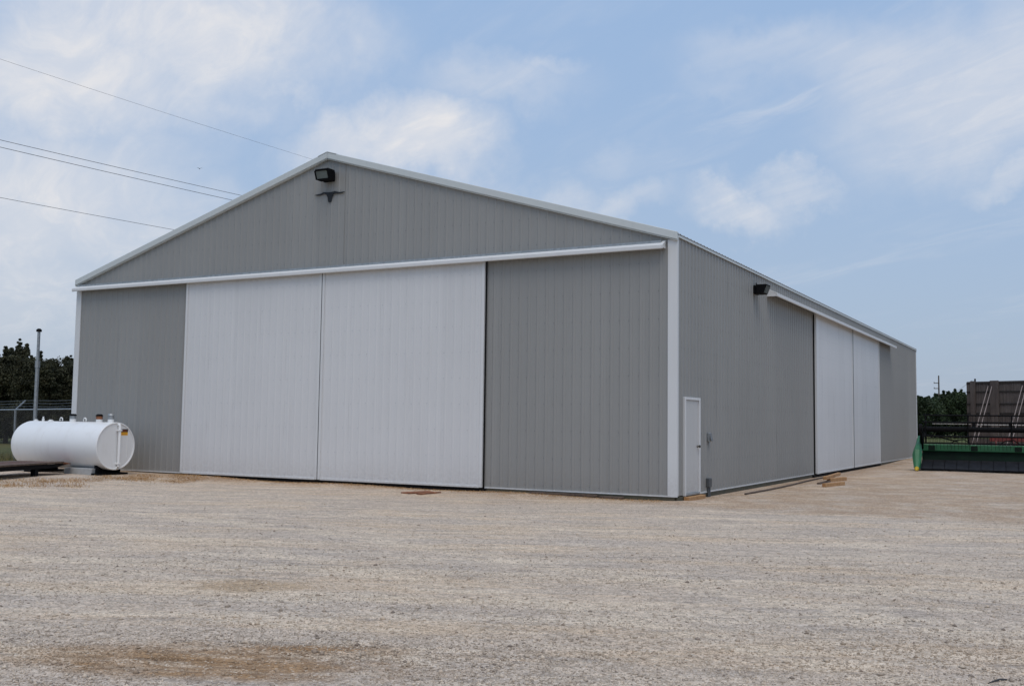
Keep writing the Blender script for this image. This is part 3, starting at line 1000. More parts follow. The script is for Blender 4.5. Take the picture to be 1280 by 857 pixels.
# electrical boxes by the entry door
p = on_side(884, 546)
r = empty('outlet_box', (.02, p[1], p[2]))
tag(r, 'small grey weatherproof outlet box on side wall at hip height', 'outlet box')
MB().box((0, -.075, -.10), (.055, .075, .10)).build('box_body', GALV, r, bevel=.008)
MB().obox((.07, 0, .0), (.012, 0, .004), (0, .065, 0), (-.02, 0, .085)).build('box_cover', simple('box_grey', (.16, .165, .17), .5), r, bevel=.004)
MB().tube([(.03, 0, -.10), (.03, 0, -.16)], .018, 8).build('conduit', GALV, r)
p = on_side(883, 605)
r = empty('junction_box', (.02, p[1], -.10))
tag(r, 'dark grey junction box on conduit stubs at foot of side wall', 'junction box')
bxm = simple('box_dark_grey', (.085, .09, .095), .55)
MB().box((0, -.10, .22), (.08, .10, .42)).build('box_body', bxm, r, bevel=.01)
for k, yy in enumerate((-.045, .045)):
    MB().tube([(.04, yy, -.15), (.04, yy, .23)], .022, 10).build('conduit', bxm, r)

# ------------------------------------------------------------------ fuel tank
TY = -1.35
tr = on_front(145, 557.3, TY)            # centre of the right end
scale_px = np.dot(tr - CAM, AX_F) / F_PX
RAD = 29.7 * scale_px
tl = on_front(36.5, 548, TY)
TL = tr[0] - tl[0]
tgz = float(gz(tr[0] - 1, TY))
tank = empty('fuel_tank', (tr[0], TY, tgz))
tag(tank, 'white horizontal cylindrical fuel tank with capped vents beside grey wall', 'fuel tank')
cz = tr[2] - tgz
mb = MB()
prof = [(-TL + .10, .02), (-TL + .0, RAD * .55), (-TL + .02, RAD * .86), (-TL + .07, RAD * .97), (-TL + .13, RAD), (-.06, RAD), (-.012, RAD), (0, RAD - .012),
        (-.002, RAD - .035), (-.022, RAD - .045), (-.024, .05)]
SEG = 64
vs = [(x, rr * math.cos(2 * math.pi * k / SEG), cz + rr * math.sin(2 * math.pi * k / SEG)) for x, rr in prof for k in range(SEG)]
fs = [(i * SEG + k, i * SEG + (k + 1) % SEG, (i + 1) * SEG + (k + 1) % SEG, (i + 1) * SEG + k) for i in range(len(prof) - 1) for k in range(SEG)]
fs += [tuple(range(SEG)), tuple(range((len(prof) - 1) * SEG, len(prof) * SEG))]
shell = mb.add(vs, fs).build('shell', TANK, tank, smooth=True)
for fr in (.36, .70):
    MB().tube([(-TL * fr - .012, 0, cz), (-TL * fr + .012, 0, cz)], RAD + .003, SEG, caps=False).build('weld_seam', TANK, shell, smooth=True)


def tx(px):
    return float(on_front(px, 527, TY)[0] - tr[0])


topz = cz + RAD
for px, hh, rr, mcap, mbody in ((91, .16, .085, BLACK, GALV), (124, .16, .085, BLACK, RUST), (138.5, .17, .08, GALV, GALV)):
    x = tx(px)
    vb = MB().tube([(x, 0, topz - .05), (x, 0, topz + hh * .45)], rr * 1.0, 18).build('vent_pipe', TANK, tank, smooth=True)
    MB().tube([(x, 0, topz + hh * .45), (x, 0, topz + hh)], rr * 1.02, 18).build('vent_collar', mbody, vb, smooth=True)
    MB().tube([(x, 0, topz + hh), (x, 0, topz + hh + .02), (x, 0, topz + hh + .055)], [rr * 1.15, rr * 1.15, rr * .75], 18).build('vent_cap', mcap, vb, smooth=True)
for px in (76.5, 106):
    x = tx(px)
    mb = MB()
    ring = [(x + .055 * math.cos(a), 0, topz + .05 + .055 * math.sin(a)) for a in np.linspace(-.6, math.pi + .6, 12)]
    mb.tube(ring, .016, 8)
    mb.build('lifting_lug', TANK, tank, smooth=True)
for px, hh, rr in ((54, .13, .022), (45, .05, .04), (63.5, .045, .05)):
    x = tx(px)
    MB().tube([(x, 0, topz - .04), (x, 0, topz + hh * .5), (x, 0, topz + hh * .55), (x, 0, topz + hh)], [rr * 1.6, rr * 1.6, rr, rr], 12).build('fitting', TANK, tank, smooth=True)


# pipe down the right end, faint frame line and sticker
def endp(px, py):
    q = on_side(px, py, tr[0])
    return q[1] - TY, q[2] - tgz


y0, _ = endp(148.5, 530)
MB().tube([(-.05, y0, topz - .06), (.045, y0, topz - .07), (.05, y0, topz - .10), (.05, y0, cz - RAD + .09), (.045, y0, cz - RAD + .06), (-.03, y0, cz - RAD + .06)], .038, 12).build('gauge_pipe', TANK, tank, smooth=True)
for zz in (topz - .22, cz - RAD + .17):
    MB().box((-.03, y0 - .055, zz - .018), (.095, y0 + .055, zz + .018)).build('pipe_clamp', TANK, tank, bevel=.004)
ya, za = endp(151.8, 536)
yb, zb = endp(160.3, 543.8)
ys0, ys1 = sorted((ya, yb))
zs0, zs1 = sorted((za, zb))
MB().box((-.0225, ys0, zs0), (-.018, ys1, zs1)).build('warning_sticker', STICKER, tank)
MB().box((-.0225, ys1 - .012, cz - .32), (-.012, ys1, zs0 - .02)).build('sight_strip', TANK, tank)
# black steel saddles under the shell
for x in (-.30, -TL + .75):
    hw = RAD * .60
    arc = [(yy_, cz - math.sqrt(max(RAD * RAD - yy_ * yy_, 0)) + .004) for yy_ in np.linspace(-hw, hw, 13)]
    pr = [(-hw, -.05), (hw, -.05)] + arc[::-1]
    MB().prism(pr, (x - .06, 0, 0), (0, 1, 0), (0, 0, 1), (.12, 0, 0)).build('saddle', BLACK, tank)
    MB().box((x - .22, -hw - .12, -.06), (x + .22, hw + .12, .04)).build('saddle_foot', BLACK, tank)
# pale concrete block in the gap below the tank
q = on_front(103, 588, TY - .35)
o = MB().box((-.55, -.16, -.05), (.55, .16, .17)).build('concrete_block', CONC, bevel=.015)
o.location = (q[0], q[1], float(gz(q[0], q[1])))
tag(o, 'pale concrete block lying under the white fuel tank', 'concrete block')

# ------------------------------------------------------------------ low flat deck in front of the tank
pz = -0.03
pa = on_ground(86, 589, pz)
pb = on_ground(0, 597.5, pz)
# deck runs from its ramp tip near the tank out of frame
tipf = on_ground(88, 592.0, pz)
leftf = on_ground(-40, 602.5, pz)
dv = leftf[:2] - tipf[:2]
dl = np.linalg.norm(dv)
dv = dv / dl
rz = math.atan2(dv[1], dv[0])
deck = empty('flat_deck', (tipf[0], tipf[1], pz), rz)
tag(deck, 'low flat steel deck with rusty boards and short legs before the tank', 'flat deck')
DLEN, DW, DT = 5.2, 1.5, .34
SIDE = -1.0     # deck width runs away from the camera
for k in range(7):
    w0, w1 = SIDE * (k * DW / 7), SIDE * ((k + 1) * DW / 7 - .012)
    zt = DT + random.uniform(-.006, .008)
    MB().box((.30 + random.uniform(0, .05), min(w0, w1), zt - .045), (DLEN, max(w0, w1), zt)).build('deck_board', DECKR if k in (1, 2, 4) else WOODOLD, deck, bevel=.006)
for w in (.04, DW - .04):
    pr = [(.0, DT - .055), (.75, DT - .15), (DLEN, DT - .15), (DLEN, DT - .048), (.0, DT - .048)]
    MB().prism(pr, (0, SIDE * w - .03, 0), (1, 0, 0), (0, 0, 1), (0, .06, 0)).build('side_beam', BLACK, deck)
for u in (.9, 2.6, 4.4):
    MB().box((u - .05, -DW + .08, DT - .14), (u + .05, -.08, DT - .05)).build('cross_beam', BLACK, deck)
MB().prism([(.0, DT - .055), (.34, DT - .003), (.34, DT - .06), (.02, DT - .075)], (0, -DW, 0), (1, 0, 0), (0, 0, 1), (0, DW, 0)).build('ramp_plate', RUST, deck)
for u in (1.45, 3.25, 4.7):
    for w in (.10, DW - .10):
        MB().box((u - .07, SIDE * w - .07, -.06), (u + .07, SIDE * w + .07, DT - .145)).build('leg', BLACK, deck, bevel=.008)

# ------------------------------------------------------------------ steel pole and chain-link fence
pp = at_depth(44, 520, 33.0)
zg = float(gz(pp[0], pp[1]))
ptop = at_depth(48.2, 412, 33.0)
pole = empty('steel_pole', (pp[0], pp[1], zg))
tag(pole, 'tall thin galvanised steel pole standing behind the white tank', 'pole')
ph = ptop[2] - zg
lean = np.array([ptop[0] - pp[0], ptop[1] - pp[1]]) * 0.3
MB().tube([(0, 0, -.1), (lean[0] * .74, lean[1] * .74, ph * .74)], .058, 12).build('lower_pipe', GALV, pole, smooth=True)
MB().tube([(lean[0] * .74, lean[1] * .74, ph * .74), (lean[0], lean[1], ph - .03)], .046, 12).build('upper_pipe', GALV, pole, smooth=True)
MB().tube([(lean[0] * .72, lean[1] * .72, ph * .72), (lean[0] * .77, lean[1] * .77, ph * .77)], .075, 12).build('collar', GALV, pole, smooth=True)
MB().tube([(lean[0], lean[1], ph - .05), (lean[0], lean[1], ph + .01), (lean[0], lean[1], ph + .05)], [.085, .085, .04], 12).build('cap', DARKIRON, pole, smooth=True)

fa = np.array([-BW - .12, 2.2])
fb = np.array([-BW - 22.0, 2.2])
fdir = fb - fa
FLEN = np.linalg.norm(fdir)
fdir = fdir / FLEN
zf0 = float(gz(fa[0], fa[1]))
fence = empty('chain_link_fence', (fa[0], fa[1], zf0), math.atan2(fdir[1], fdir[0]))
tag(fence, 'galvanised chain link fence with angled barbed wire arms before dark trees', 'fence')
FH = 1.83
fp_pix = on_ground(20, 560)
# post seen beside the tank: find how far along the fence its column stands
d20 = ray(20, 510)[:2]
A_ = np.array([[fdir[0], -d20[0]], [fdir[1], -d20[1]]])
s20 = np.linalg.solve(A_, CAM[:2] - fa)[0]
nrmf = 1.0
FDIP = .013
fence.rotation_euler[1] = FDIP
for s_ in [s20 + k * 3.05 for k in range(-6, 8)]:
    if not (-.1 <= s_ <= FLEN):
        continue
    po = MB().tube([(s_, 0, -.2), (s_, 0, FH + .02)], .036, 10).build('post', GALV, fence, smooth=True)
    MB().bar((s_, 0, FH), (s_ - .02, -.36, FH + .33), .035).build('barb_arm', GALV, po)
MB().tube([(0, 0, FH), (FLEN, 0, FH)], .026, 8).build('top_rail', GALV, fence, smooth=True)
for k in range(3):
    f_ = (k + 1) / 3.2
    MB().tube([(q_, -.34 * f_, FH + .33 * f_ - .012 * math.sin(q_ * 2.06)) for q_ in np.linspace(0, FLEN, 40)], .004, 4).build('barbed_wire', GALV, fence)
mb = MB()
pitch = .075
ww = .0016
k = -FH
while k < FLEN:
    for sg in (1, -1):
        u0, z0, u1, z1 = (k, .02, k + FH - .03, FH) if sg == 1 else (k, FH, k + FH - .03, .02)
        if u0 < 0:
            z0 += (z1 - z0) * (0 - u0) / (u1 - u0)
            u0 = 0
        if u1 > FLEN:
            z1 = z0 + (z1 - z0) * (FLEN - u0) / (u1 - u0)
            u1 = FLEN
        if u1 - u0 > .01:
            dx, dz = u1 - u0, z1 - z0
            l_ = math.hypot(dx, dz)
            ex, ez = -dz / l_ * ww, dx / l_ * ww
            yy_ = .033 + sg * .003
            mb.add([(u0 + ex, yy_, z0 + ez), (u0 - ex, yy_, z0 - ez), (u0, yy_ + .004, z0),
                    (u1 + ex, yy_, z1 + ez), (u1 - ex, yy_, z1 - ez), (u1, yy_ + .004, z1)],
                   [(0, 1, 4, 3), (1, 2, 5, 4), (2, 0, 3, 5)])
    k += pitch
tag(mb.build('mesh_wire', ZINC, fence, fix=False), kind='stuff')


# ------------------------------------------------------------------ trees
def make_tree(name, label, group, base, h, rx, mat, seed, low=0.12, cone=0.0, nclump=120, nleaf=60, leaf=.13, cr=.5):
    rg = np.random.default_rng(seed)
    b = np.asarray(base, float)
    t_ = empty(name, b)
    tag(t_, label, 'tree', group)
    mb = MB()
    top = np.array([rg.normal(0, .15), rg.normal(0, .15), h * .86])
    mb.tube([(0, 0, -.15), (0.02, 0, h * .12), top * .5, top], [h * .030, h * .022, h * .014, h * .004], 8)
    cl = []
    while len(cl) < nclump:
        p_ = rg.uniform(-1, 1, 3)
        q_ = np.linalg.norm(p_)
        if q_ > 1 or (q_ < .55 and rg.random() < .6):
            continue
        z_ = (p_[2] * .5 + .5)
        w = 1 - cone * z_
        # lobes: outline bulges and caves with direction
        a_ = math.atan2(p_[1], p_[0])
        w *= .82 + .20 * math.sin(2 * a_ + seed) * math.cos(3 * z_ + seed) + .14 * math.sin(5 * a_ + 4 * z_ + seed * 2)
        cl.append((p_[0] * rx * w, p_[1] * rx * w, h * (low + (1 - low - .03) * z_ ** .92)))
    nbody = len(cl)
    for _ in range(18):       # thin leaders that break the top line
        a_, q_ = rg.random() * 6.28, rx * .95 * math.sqrt(rg.random())
        zt_ = h * (.97 - .34 * (q_ / rx) ** 2)
        st_ = h * rg.uniform(.02, .055)
        for j_ in range(4):
            cl.append((q_ * math.cos(a_) + rg.normal(0, .03), q_ * math.sin(a_) + rg.normal(0, .03), zt_ + st_ * j_ * .8 - .1))
    cl = np.array(cl)
    for c_ in cl[rg.choice(len(cl), 22, replace=False)]:
        s_ = np.array([0, 0, max(.25, c_[2] * .62)])
        s_[:2] = top[:2] * min(1, s_[2] / top[2])
        mb.tube([s_, s_ * .45 + c_ * .55 + (0, 0, .06 * h * .3), c_], [h * .010, h * .006, h * .002], 5, caps=False)
    mb.build('trunk', BARK, t_, fix=False)
    k = len(cl)
    cen = np.repeat(cl, nleaf, 0)
    rk = cr * (.5 + .8 * rg.random(k))
    rk[nbody:] *= np.tile((.7, .5, .36, .25), 18)
    rr = np.repeat(rk, nleaf)
    dv_ = rg.normal(size=(k * nleaf, 3))
    dv_ /= np.linalg.norm(dv_, axis=1)[:, None]
    pos = cen + dv_ * (rr * rg.random(k * nleaf) ** .5)[:, None] * np.array([1, 1, .8])
    pos[:, 2] = np.maximum(pos[:, 2], .08)
    m_ = len(pos)
    a_ = rg.normal(size=(m_, 3))
    a_ /= np.linalg.norm(a_, axis=1)[:, None]
    b_ = np.cross(a_, rg.normal(size=(m_, 3)))
    b_ /= np.linalg.norm(b_, axis=1)[:, None]
    s_ = leaf * (.55 + .9 * rg.random(m_))[:, None]
    a_, b_ = a_ * s_, b_ * s_ * .55
    v_ = np.stack([pos - a_, pos + b_, pos + a_, pos - b_], 1).reshape(-1, 3)
    f_ = np.arange(m_ * 4).reshape(-1, 4)
    tone_ = np.clip(np.repeat(rg.random(k) * .6, nleaf) + rg.random(m_) * .5, 0, 1)
    link('crown', np_mesh('crown', v_, f_, 4, tone_), mat, t_)
    return t_


def tree_at(px, py_top, dep, **kw):
    g = at_depth(px, 520, dep)
    z0 = float(field_z(np.array(g[0]), np.array(g[1])))
    tp = at_depth(px, py_top, dep)
    return dict(base=(g[0], g[1], z0), h=(tp[2] - z0) * .955)


for i, (px, py, dep, rx, lab) in enumerate((
        (-34, 432, 60, 2.3, 'dark evergreen tree behind the fence, out at the open end of the row'),
        (8, 436, 58, 1.7, 'dark evergreen tree behind the fence with two ragged tops'),
        (22, 428, 62, 1.5, 'tallest dark evergreen tree behind the fence, with a pointed ragged top'),
        (40, 441, 57, 1.5, 'dark evergreen tree behind the fence, just behind the steel pole'),
        (64, 437, 61, 1.8, 'dark evergreen tree behind the fence, between steel pole and barn'),
        (84, 448, 58, 1.7, 'low dark evergreen tree behind the fence, partly hidden by the barn corner'),
        (108, 446, 63, 2.0, 'dark evergreen tree behind the fence, hidden mostly by the barn'))):
    kw = tree_at(px, py, dep)
    make_tree('evergreen_tree', lab, 'dark evergreen trees behind the fence', mat=LEAFD, seed=20 + i, rx=rx, low=.02, cone=.35,
              nclump=230, nleaf=210, leaf=.052, cr=.38, **kw)
for i, (px, py, dep, rx, lab) in enumerate((
        (1150, 496, 150, 3.4, 'low dark tree in the distance right beside the barn end'),
        (1164, 497, 158, 3.6, 'low rounded distant tree between the barn end and the utility pole'),
        (1179, 491, 175, 3.6, 'distant dark tree right behind the utility pole'),
        (1193, 487.5, 160, 4.2, 'tallest distant broad tree between utility pole and timber wall'),
        (1207, 490, 165, 3.6, 'distant broad tree half hidden by the end of the timber wall'),
        (1226, 497, 170, 4.5, 'distant broad tree wholly behind the timber wall'))):
    kw = tree_at(px, py, dep)
    make_tree('broadleaf_tree', lab, 'distant trees beyond the yard', mat=LEAFG, seed=60 + i, rx=rx, low=.04, cone=.1,
              nclump=160, nleaf=120, leaf=.15, cr=.85, **kw)


# ------------------------------------------------------------------ poles and wires
def utility_pole(label, base, h, arms, group=None, toward=0.0, one_side=True):
    t_ = empty('utility_pole', base, toward)
    tag(t_, label, 'utility pole', group)
    MB().tube([(0, 0, -.3), (0, 0, h * .5), (0, 0, h)], [.17, .14, .10], 10).build('shaft', POLEW, t_, smooth=True)
    for z_, a0, a1 in arms:
        am = MB().bar((a0, -.13, z_), (a1, -.13, z_), .10, .12).build('cross_arm', POLEW, t_)
        for x in (a0 + .06 if abs(a0) > .3 else None, a1 - .06 if abs(a1) > .3 else None):
            if x is not None:
                MB().tube([(x, -.13, z_ + .05), (x, -.13, z_ + .12), (x, -.13, z_ + .22)], [.03, .06, .05], 8).build('insulator', INSUL, am)
    return t_


def wire(name, label, pts, rr, group, mat=WIREM):
    p0 = np.asarray(pts[0], float)
    o = MB().tube([np.asarray(p_) - p0 for p_ in pts], rr, 5).build(name, mat)
    o.location = tuple(p0)
    return tag(o, label, 'wire', group)


WY0, WY1 = -34.0, 52.0


def plane_x(px, py, x):
    return on_side(px, py, x)


utility_pole('timber utility pole beside the yard carrying the wires', (-20.3, WY0, float(gz(-20.3, WY0))), 12.2, [(9.6, -.75, .75)])
utility_pole('timber utility pole behind the barn carrying the wires', (-20.3, WY1, float(gz(-20.3, WY1))), 12.6, [(10.0, -.75, .75)])
for (a, b, x, rr, lab) in (((0, 74), (383, 197), -20.3, .0042, 'faint highest overhead wire running down to the gable peak'),
                           ((0, 175), (300, 244), -20.75, .0085, 'upper of two close overhead wires beside the barn'),
                           ((0, 184), (289, 250), -19.85, .0085, 'lower of two close overhead wires beside the barn'),
                           ((0, 247), (216, 287), -20.3, .007, 'single lowest overhead wire beside the barn')):
    A, B = plane_x(*a, x), plane_x(*b, x)
    sag = .011
    k_ = (B[2] - A[2]) / (B[1] - A[1])
    ml = lambda y_: A[2] + k_ * (y_ - A[1])
    # parabola through both seen points
    ym = (WY0 + WY1) / 2
    par = lambda y_: .00055 * (y_ - A[1]) * (y_ - B[1])
    wire('overhead_wire', lab, [(x, y_, ml(y_) + par(y_)) for y_ in np.linspace(WY0, WY1, 40)], rr, 'overhead wires beside the barn')

ub = at_depth(1174.2, 520, 168)
ubz = float(field_z(np.array(ub[0]), np.array(ub[1])))
ut = at_depth(1175.2, 469, 168)
UH = ut[2] - ubz
arms = []
for py in (478.5, 485.2):
    z_ = at_depth(1172, py, 168)[2] - ubz
    arms.append((z_, -.75, .12))
utility_pole('distant utility pole with two short side arms standing before trees', (ub[0], ub[1], ubz), UH, arms, toward=YAW * -1 * 0)
s0 = np.array([ub[0], ub[1], at_depth(1175.4, 493, 168)[2]])
s1 = at_depth(1215.3, 475.2, 49.9)
wire('distant_wire', 'thin wire from the distant utility pole to the top of the timber wall',
     [s0 + (s1 - s0) * f_ - np.array([0, 0, .5 * math.sin(f_ * math.pi)]) for f_ in np.linspace(0, 1, 20)], .007, None)

# ------------------------------------------------------------------ harvester header
ha = on_ground(1151, 588.0)
hb = on_ground(1280, 593.7)
hv = hb[:2] - ha[:2]
hv /= np.linalg.norm(hv)
HRZ = rad(3.5)
HB = on_ground(1150.5, 588.0)
hdr = empty('combine_header', (HB[0], HB[1], -.10), HRZ)
tag(hdr, 'green combine harvester header with raised black reel parked beside the barn', 'header')
HL = 9.2


def hz_of(py, dy=0.0):
    """height above ground at the header's front for an image row, dy metres behind the front"""
    d_ = np.dot(np.array([HB[0] + 1.0, HB[1] + dy, 0]) - CAM, AX_F)
    return at_depth(1200, py, d_)[2] + .10


# cutterbar, belt deck in segments, back sheet, top beam
MB().box((0, -.02, .045), (HL, .10, .085)).build('cutterbar', DARKIRON, hdr)
mb = MB()
for k in range(int(HL / .0762)):
    x = k * .0762 + .01
    mb.add([(x, -.02, .07), (x + .056, -.02, .07), (x + .034, -.11, .065), (x + .022, -.11, .065), (x, -.02, .05), (x + .056, -.02, .05), (x + .034, -.11, .055), (x + .022, -.11, .055)],
           [(0, 1, 2, 3), (7, 6, 5, 4), (0, 3, 7, 4), (1, 5, 6, 2), (2, 6, 7, 3)])
tag(mb.build('guard_fingers', DARKIRON, hdr, fix=False), kind='stuff')
MB().prism([(.12, .045), (1.03, .36), (1.03, .34), (.12, .03)], (0, 0, 0), (0, 1, 0), (0, 0, 1), (HL, 0, 0)).build('deck_pan', DARKIRON, hdr)
segs = 22
for k in range(segs):
    x0, x1 = k * HL / segs, (k + 1) * HL / segs - .022
    zo = random.uniform(-.006, .006)
    pr = [(.10, .075 + zo), (1.02, .40 + zo), (1.02, .38 + zo), (.10, .055 + zo)]
    MB().prism(pr, (x0, 0, 0), (0, 1, 0), (0, 0, 1), (x1 - x0, 0, 0)).build('belt_panel', BELT, hdr)
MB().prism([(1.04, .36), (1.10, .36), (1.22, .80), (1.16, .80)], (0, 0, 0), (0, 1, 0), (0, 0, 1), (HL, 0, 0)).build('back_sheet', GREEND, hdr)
zb1, zb0 = hz_of(555.5, 1.1), hz_of(564, 1.1)
MB().box((-.05, 1.02, zb0), (HL, 1.26, zb1)).build('top_beam', GREEN, hdr, bevel=.02)
for k in range(8):
    x = .6 + k * 1.15
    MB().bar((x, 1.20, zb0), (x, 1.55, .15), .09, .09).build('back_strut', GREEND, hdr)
for k in range(5):
    x = 1.0 + k * 1.7
    MB().tube([(x, 1.0, zb1 + .02), (x + .2, .9, zb1 + .16), (x + .5, .98, zb1 + .2), (x + .75, 1.05, zb1 + .03)], .018, 7).build('hose', BLACK, hdr, smooth=True)
for k in range(6):
    x = .35 + k * 1.5
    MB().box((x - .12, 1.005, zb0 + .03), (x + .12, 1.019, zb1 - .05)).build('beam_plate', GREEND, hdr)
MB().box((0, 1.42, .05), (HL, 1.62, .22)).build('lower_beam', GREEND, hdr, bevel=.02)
# end sheet and crop divider with its yellow tip
for x0, s_ in ((-.12, 1), (HL + .06, 1)):
    pr = [(-.15, .10), (.2, .03), (1.5, .03), (1.5, .75), (1.2, zb1 + .22), (.95, zb1 + .22), (.35, .70), (-.1, .55)]
    MB().prism(pr, (x0, 0, 0), (0, 1, 0), (0, 0, 1), (.06, 0, 0)).build('end_sheet', GREEN, hdr, bevel=.008)
for xc in (-.10, HL + .1):
    st = [(1.10, .08, zb1 - .10, zb1 + .32), (.70, .11, .52, 1.12), (.25, .15, .34, .98), (-.02, .175, .20, .80), (-.12, .165, .12, .66), (-.30, .11, .04, .34), (-.40, .08, .015, .17)]
    vs = []
    for y_, hw, z0, z1 in st:
        vs += [(xc - hw * .75, y_, z0), (xc + hw * .75, y_, z0), (xc + hw, y_, z0 * .3 + z1 * .7), (xc + hw * .45, y_, z1), (xc - hw * .45, y_, z1), (xc - hw, y_, z0 * .3 + z1 * .7)]
    fs = [(i * 6 + k, i * 6 + (k + 1) % 6, (i + 1) * 6 + (k + 1) % 6, (i + 1) * 6 + k) for i in range(len(st) - 1) for k in range(6)]
    fs += [tuple(range(6))[::-1], tuple(range(36, 42))]
    dvd = MB().add(vs, fs).build('crop_divider', GREEN, hdr, bevel=.012)
    MB().tube([(xc, -.38, .09), (xc, -.44, .08), (xc, -.55, .05), (xc, -.60, .035)], [.085, .082, .055, .02], 10).build('divider_tip', YELLOW, dvd, smooth=True)
# raised reel
RC = np.array([.15, (hz_of(519, .15) + hz_of(554, .15)) / 2])
RR = (hz_of(519, .15) - hz_of(554, .15)) / 2
reel_y = .15
tubeR = MB().tube([(.12, reel_y, RC[1]), (HL - .12, reel_y, RC[1])], .095, 16).build('reel_tube', BLACK, hdr, smooth=True)
for k in range(7):
    x = .20 + k * (HL - .4) / 6
    mb = MB()
    for j in range(6):
        a = math.pi / 6 + j * math.pi / 3
        mb.bar((x, reel_y, RC[1]), (x, reel_y + RR * math.cos(a), RC[1] + RR * math.sin(a)), .035, .05)
        a2 = a + math.pi / 3
        mb.bar((x, reel_y + .62 * RR * math.cos(a), RC[1] + .62 * RR * math.sin(a)), (x, reel_y + .62 * RR * math.cos(a2), RC[1] + .62 * RR * math.sin(a2)), .03, .04)
    mb.build('reel_spider', BLACK, hdr)
for j in range(6):
    a = math.pi / 6 + j * math.pi / 3
    y_, z_ = reel_y + RR * math.cos(a), RC[1] + RR * math.sin(a)
    bt = MB().tube([(.12, y_, z_), (HL - .12, y_, z_)], .028, 8).build('reel_bat', BLACK, hdr, smooth=True)
    mb = MB()
    x = .2
    while x < HL - .2:
        mb.bar((x, y_, z_), (x + random.uniform(-.01, .01), y_ + .05, z_ - .235), .011)
        x += .125
    tag(mb.build('reel_tines', DARKIRON, bt), kind='stuff')
zp = hz_of(529.8, .9)
MB().tube([(.4, .95, zp), (1.75, .95, zp)], .014, 8).build('hydraulic_pipe', PALEPIPE, hdr)
MB().tube([(1.95, .95, zp - .02), (HL - .3, .95, zp - .02)], .018, 8).build('hydraulic_pipe', PALEPIPE, hdr)
for x in (1.85, 3.1, 4.6, 6.2, 7.8):
    MB().box((x - .05, .90, zp - .12), (x + .05, 1.0, zp + .10)).build('pipe_bracket', DARKIRON, hdr, bevel=.01)
MB().tube([(.2, .98, zp - .22), (HL - .3, .98, zp - .22)], .02, 8).build('drive_shaft', DARKIRON, hdr)
for x in (.02, HL - .02):
    arm_ = MB().bar((x, 1.22, zb1 + .02), (x, reel_y - .12, RC[1]), .07, .14).build('reel_arm', BLACK, hdr, bevel=.01)
    MB().tube([(x, 1.15, .75), (x, .45, RC[1] - .30)], .045, 10).build('lift_cylinder', BLACK, arm_, smooth=True)
    MB().tube([(x - .06, reel_y, RC[1]), (x + .06, reel_y, RC[1])], .19, 14).build('reel_hub', BLACK, arm_, smooth=True)
    MB().box((x - .07, .75, 1.0), (x + .07, 1.05, 1.55)).build('drive_box', BLACK, arm_, bevel=.02)
MB().bar((.25, .55, hz_of(543, .5)), (1.3, .62, hz_of(552, .5)), .05, .05).build('reel_brace', BLACK, hdr)
# feet that carry the header
for x in (1.0, HL - 1.0):
    MB().box((x - .08, .25, -.01), (x + .08, 1.5, .05)).build('skid_shoe', DARKIRON, hdr, bevel=.01)

# ------------------------------------------------------------------ red implement behind the header
rb = at_depth(1237, 549, 44.5)
rg_ = float(gz(rb[0], rb[1]))
red = empty('red_implement', (rb[0], rb[1], rg_), HRZ)
tag(red, 'red painted implement toolbar seen through the reel of the green header', 'implement')
zr = at_depth(1250, 551.5, 44.5)[2] - rg_
zr2 = at_depth(1250, 546.5, 44.5)[2] - rg_
MB().box((0, -.12, zr), (6.0, .12, zr2)).build('toolbar', REDM, red, bevel=.02)
MB().box((.2, .70, zr + .02), (5.8, .85, zr2 - .02)).build('rear_bar', REDM, red, bevel=.02)
for x in (.5, 2.2, 3.9, 5.5):
    MB().box((x - .05, .12, zr + .03), (x + .05, .70, zr2 - .03)).build('cross_member', REDM, red)
for x in (.9, 5.0):
    wv = MB().tube([(x - .11, .4, .36), (x - .08, .4, .36), (x + .08, .4, .36), (x + .11, .4, .36)], [.31, .36, .36, .31], 24).build('wheel', BELT, red, smooth=True)
    MB().tube([(x - .12, .4, .36), (x + .12, .4, .36)], .18, 16).build('rim', PALEPIPE, wv, smooth=True)
    MB().bar((x + .17, .4, .30), (x + .17, .4, zr + .06), .07, .07).build('wheel_leg', REDM, red)
for x in np.linspace(.25, 5.75, 9):
    MB().bar((x, -.12, zr + .05), (x, -.55, .03), .05, .03).build('shank', REDM, red)

# ------------------------------------------------------------------ timber wall on props
WD = 50.0
wa = at_depth(1209.3, 534, WD)
wb = at_depth(1280, 534, WD * .955)
wv_ = wb[:2] - wa[:2]
WRZ = math.atan2(wv_[1], wv_[0])
wl = np.linalg.norm(wv_)
wg = -0.10
tw = empty('timber_wall', (wa[0], wa[1], wg), WRZ)
tag(tw, 'tall weathered timber panel wall on pale diagonal props behind the header', 'timber wall')
WH = at_depth(1210, 476.5, WD)[2] - wg
WLEN = 9.0
wdir = wv_ / wl


def wall_u(px):
    d_ = ray(px, 500)[:2]
    return float(np.linalg.solve(np.array([[wdir[0], -d_[0]], [wdir[1], -d_[1]]]), CAM[:2] - wa[:2])[0])


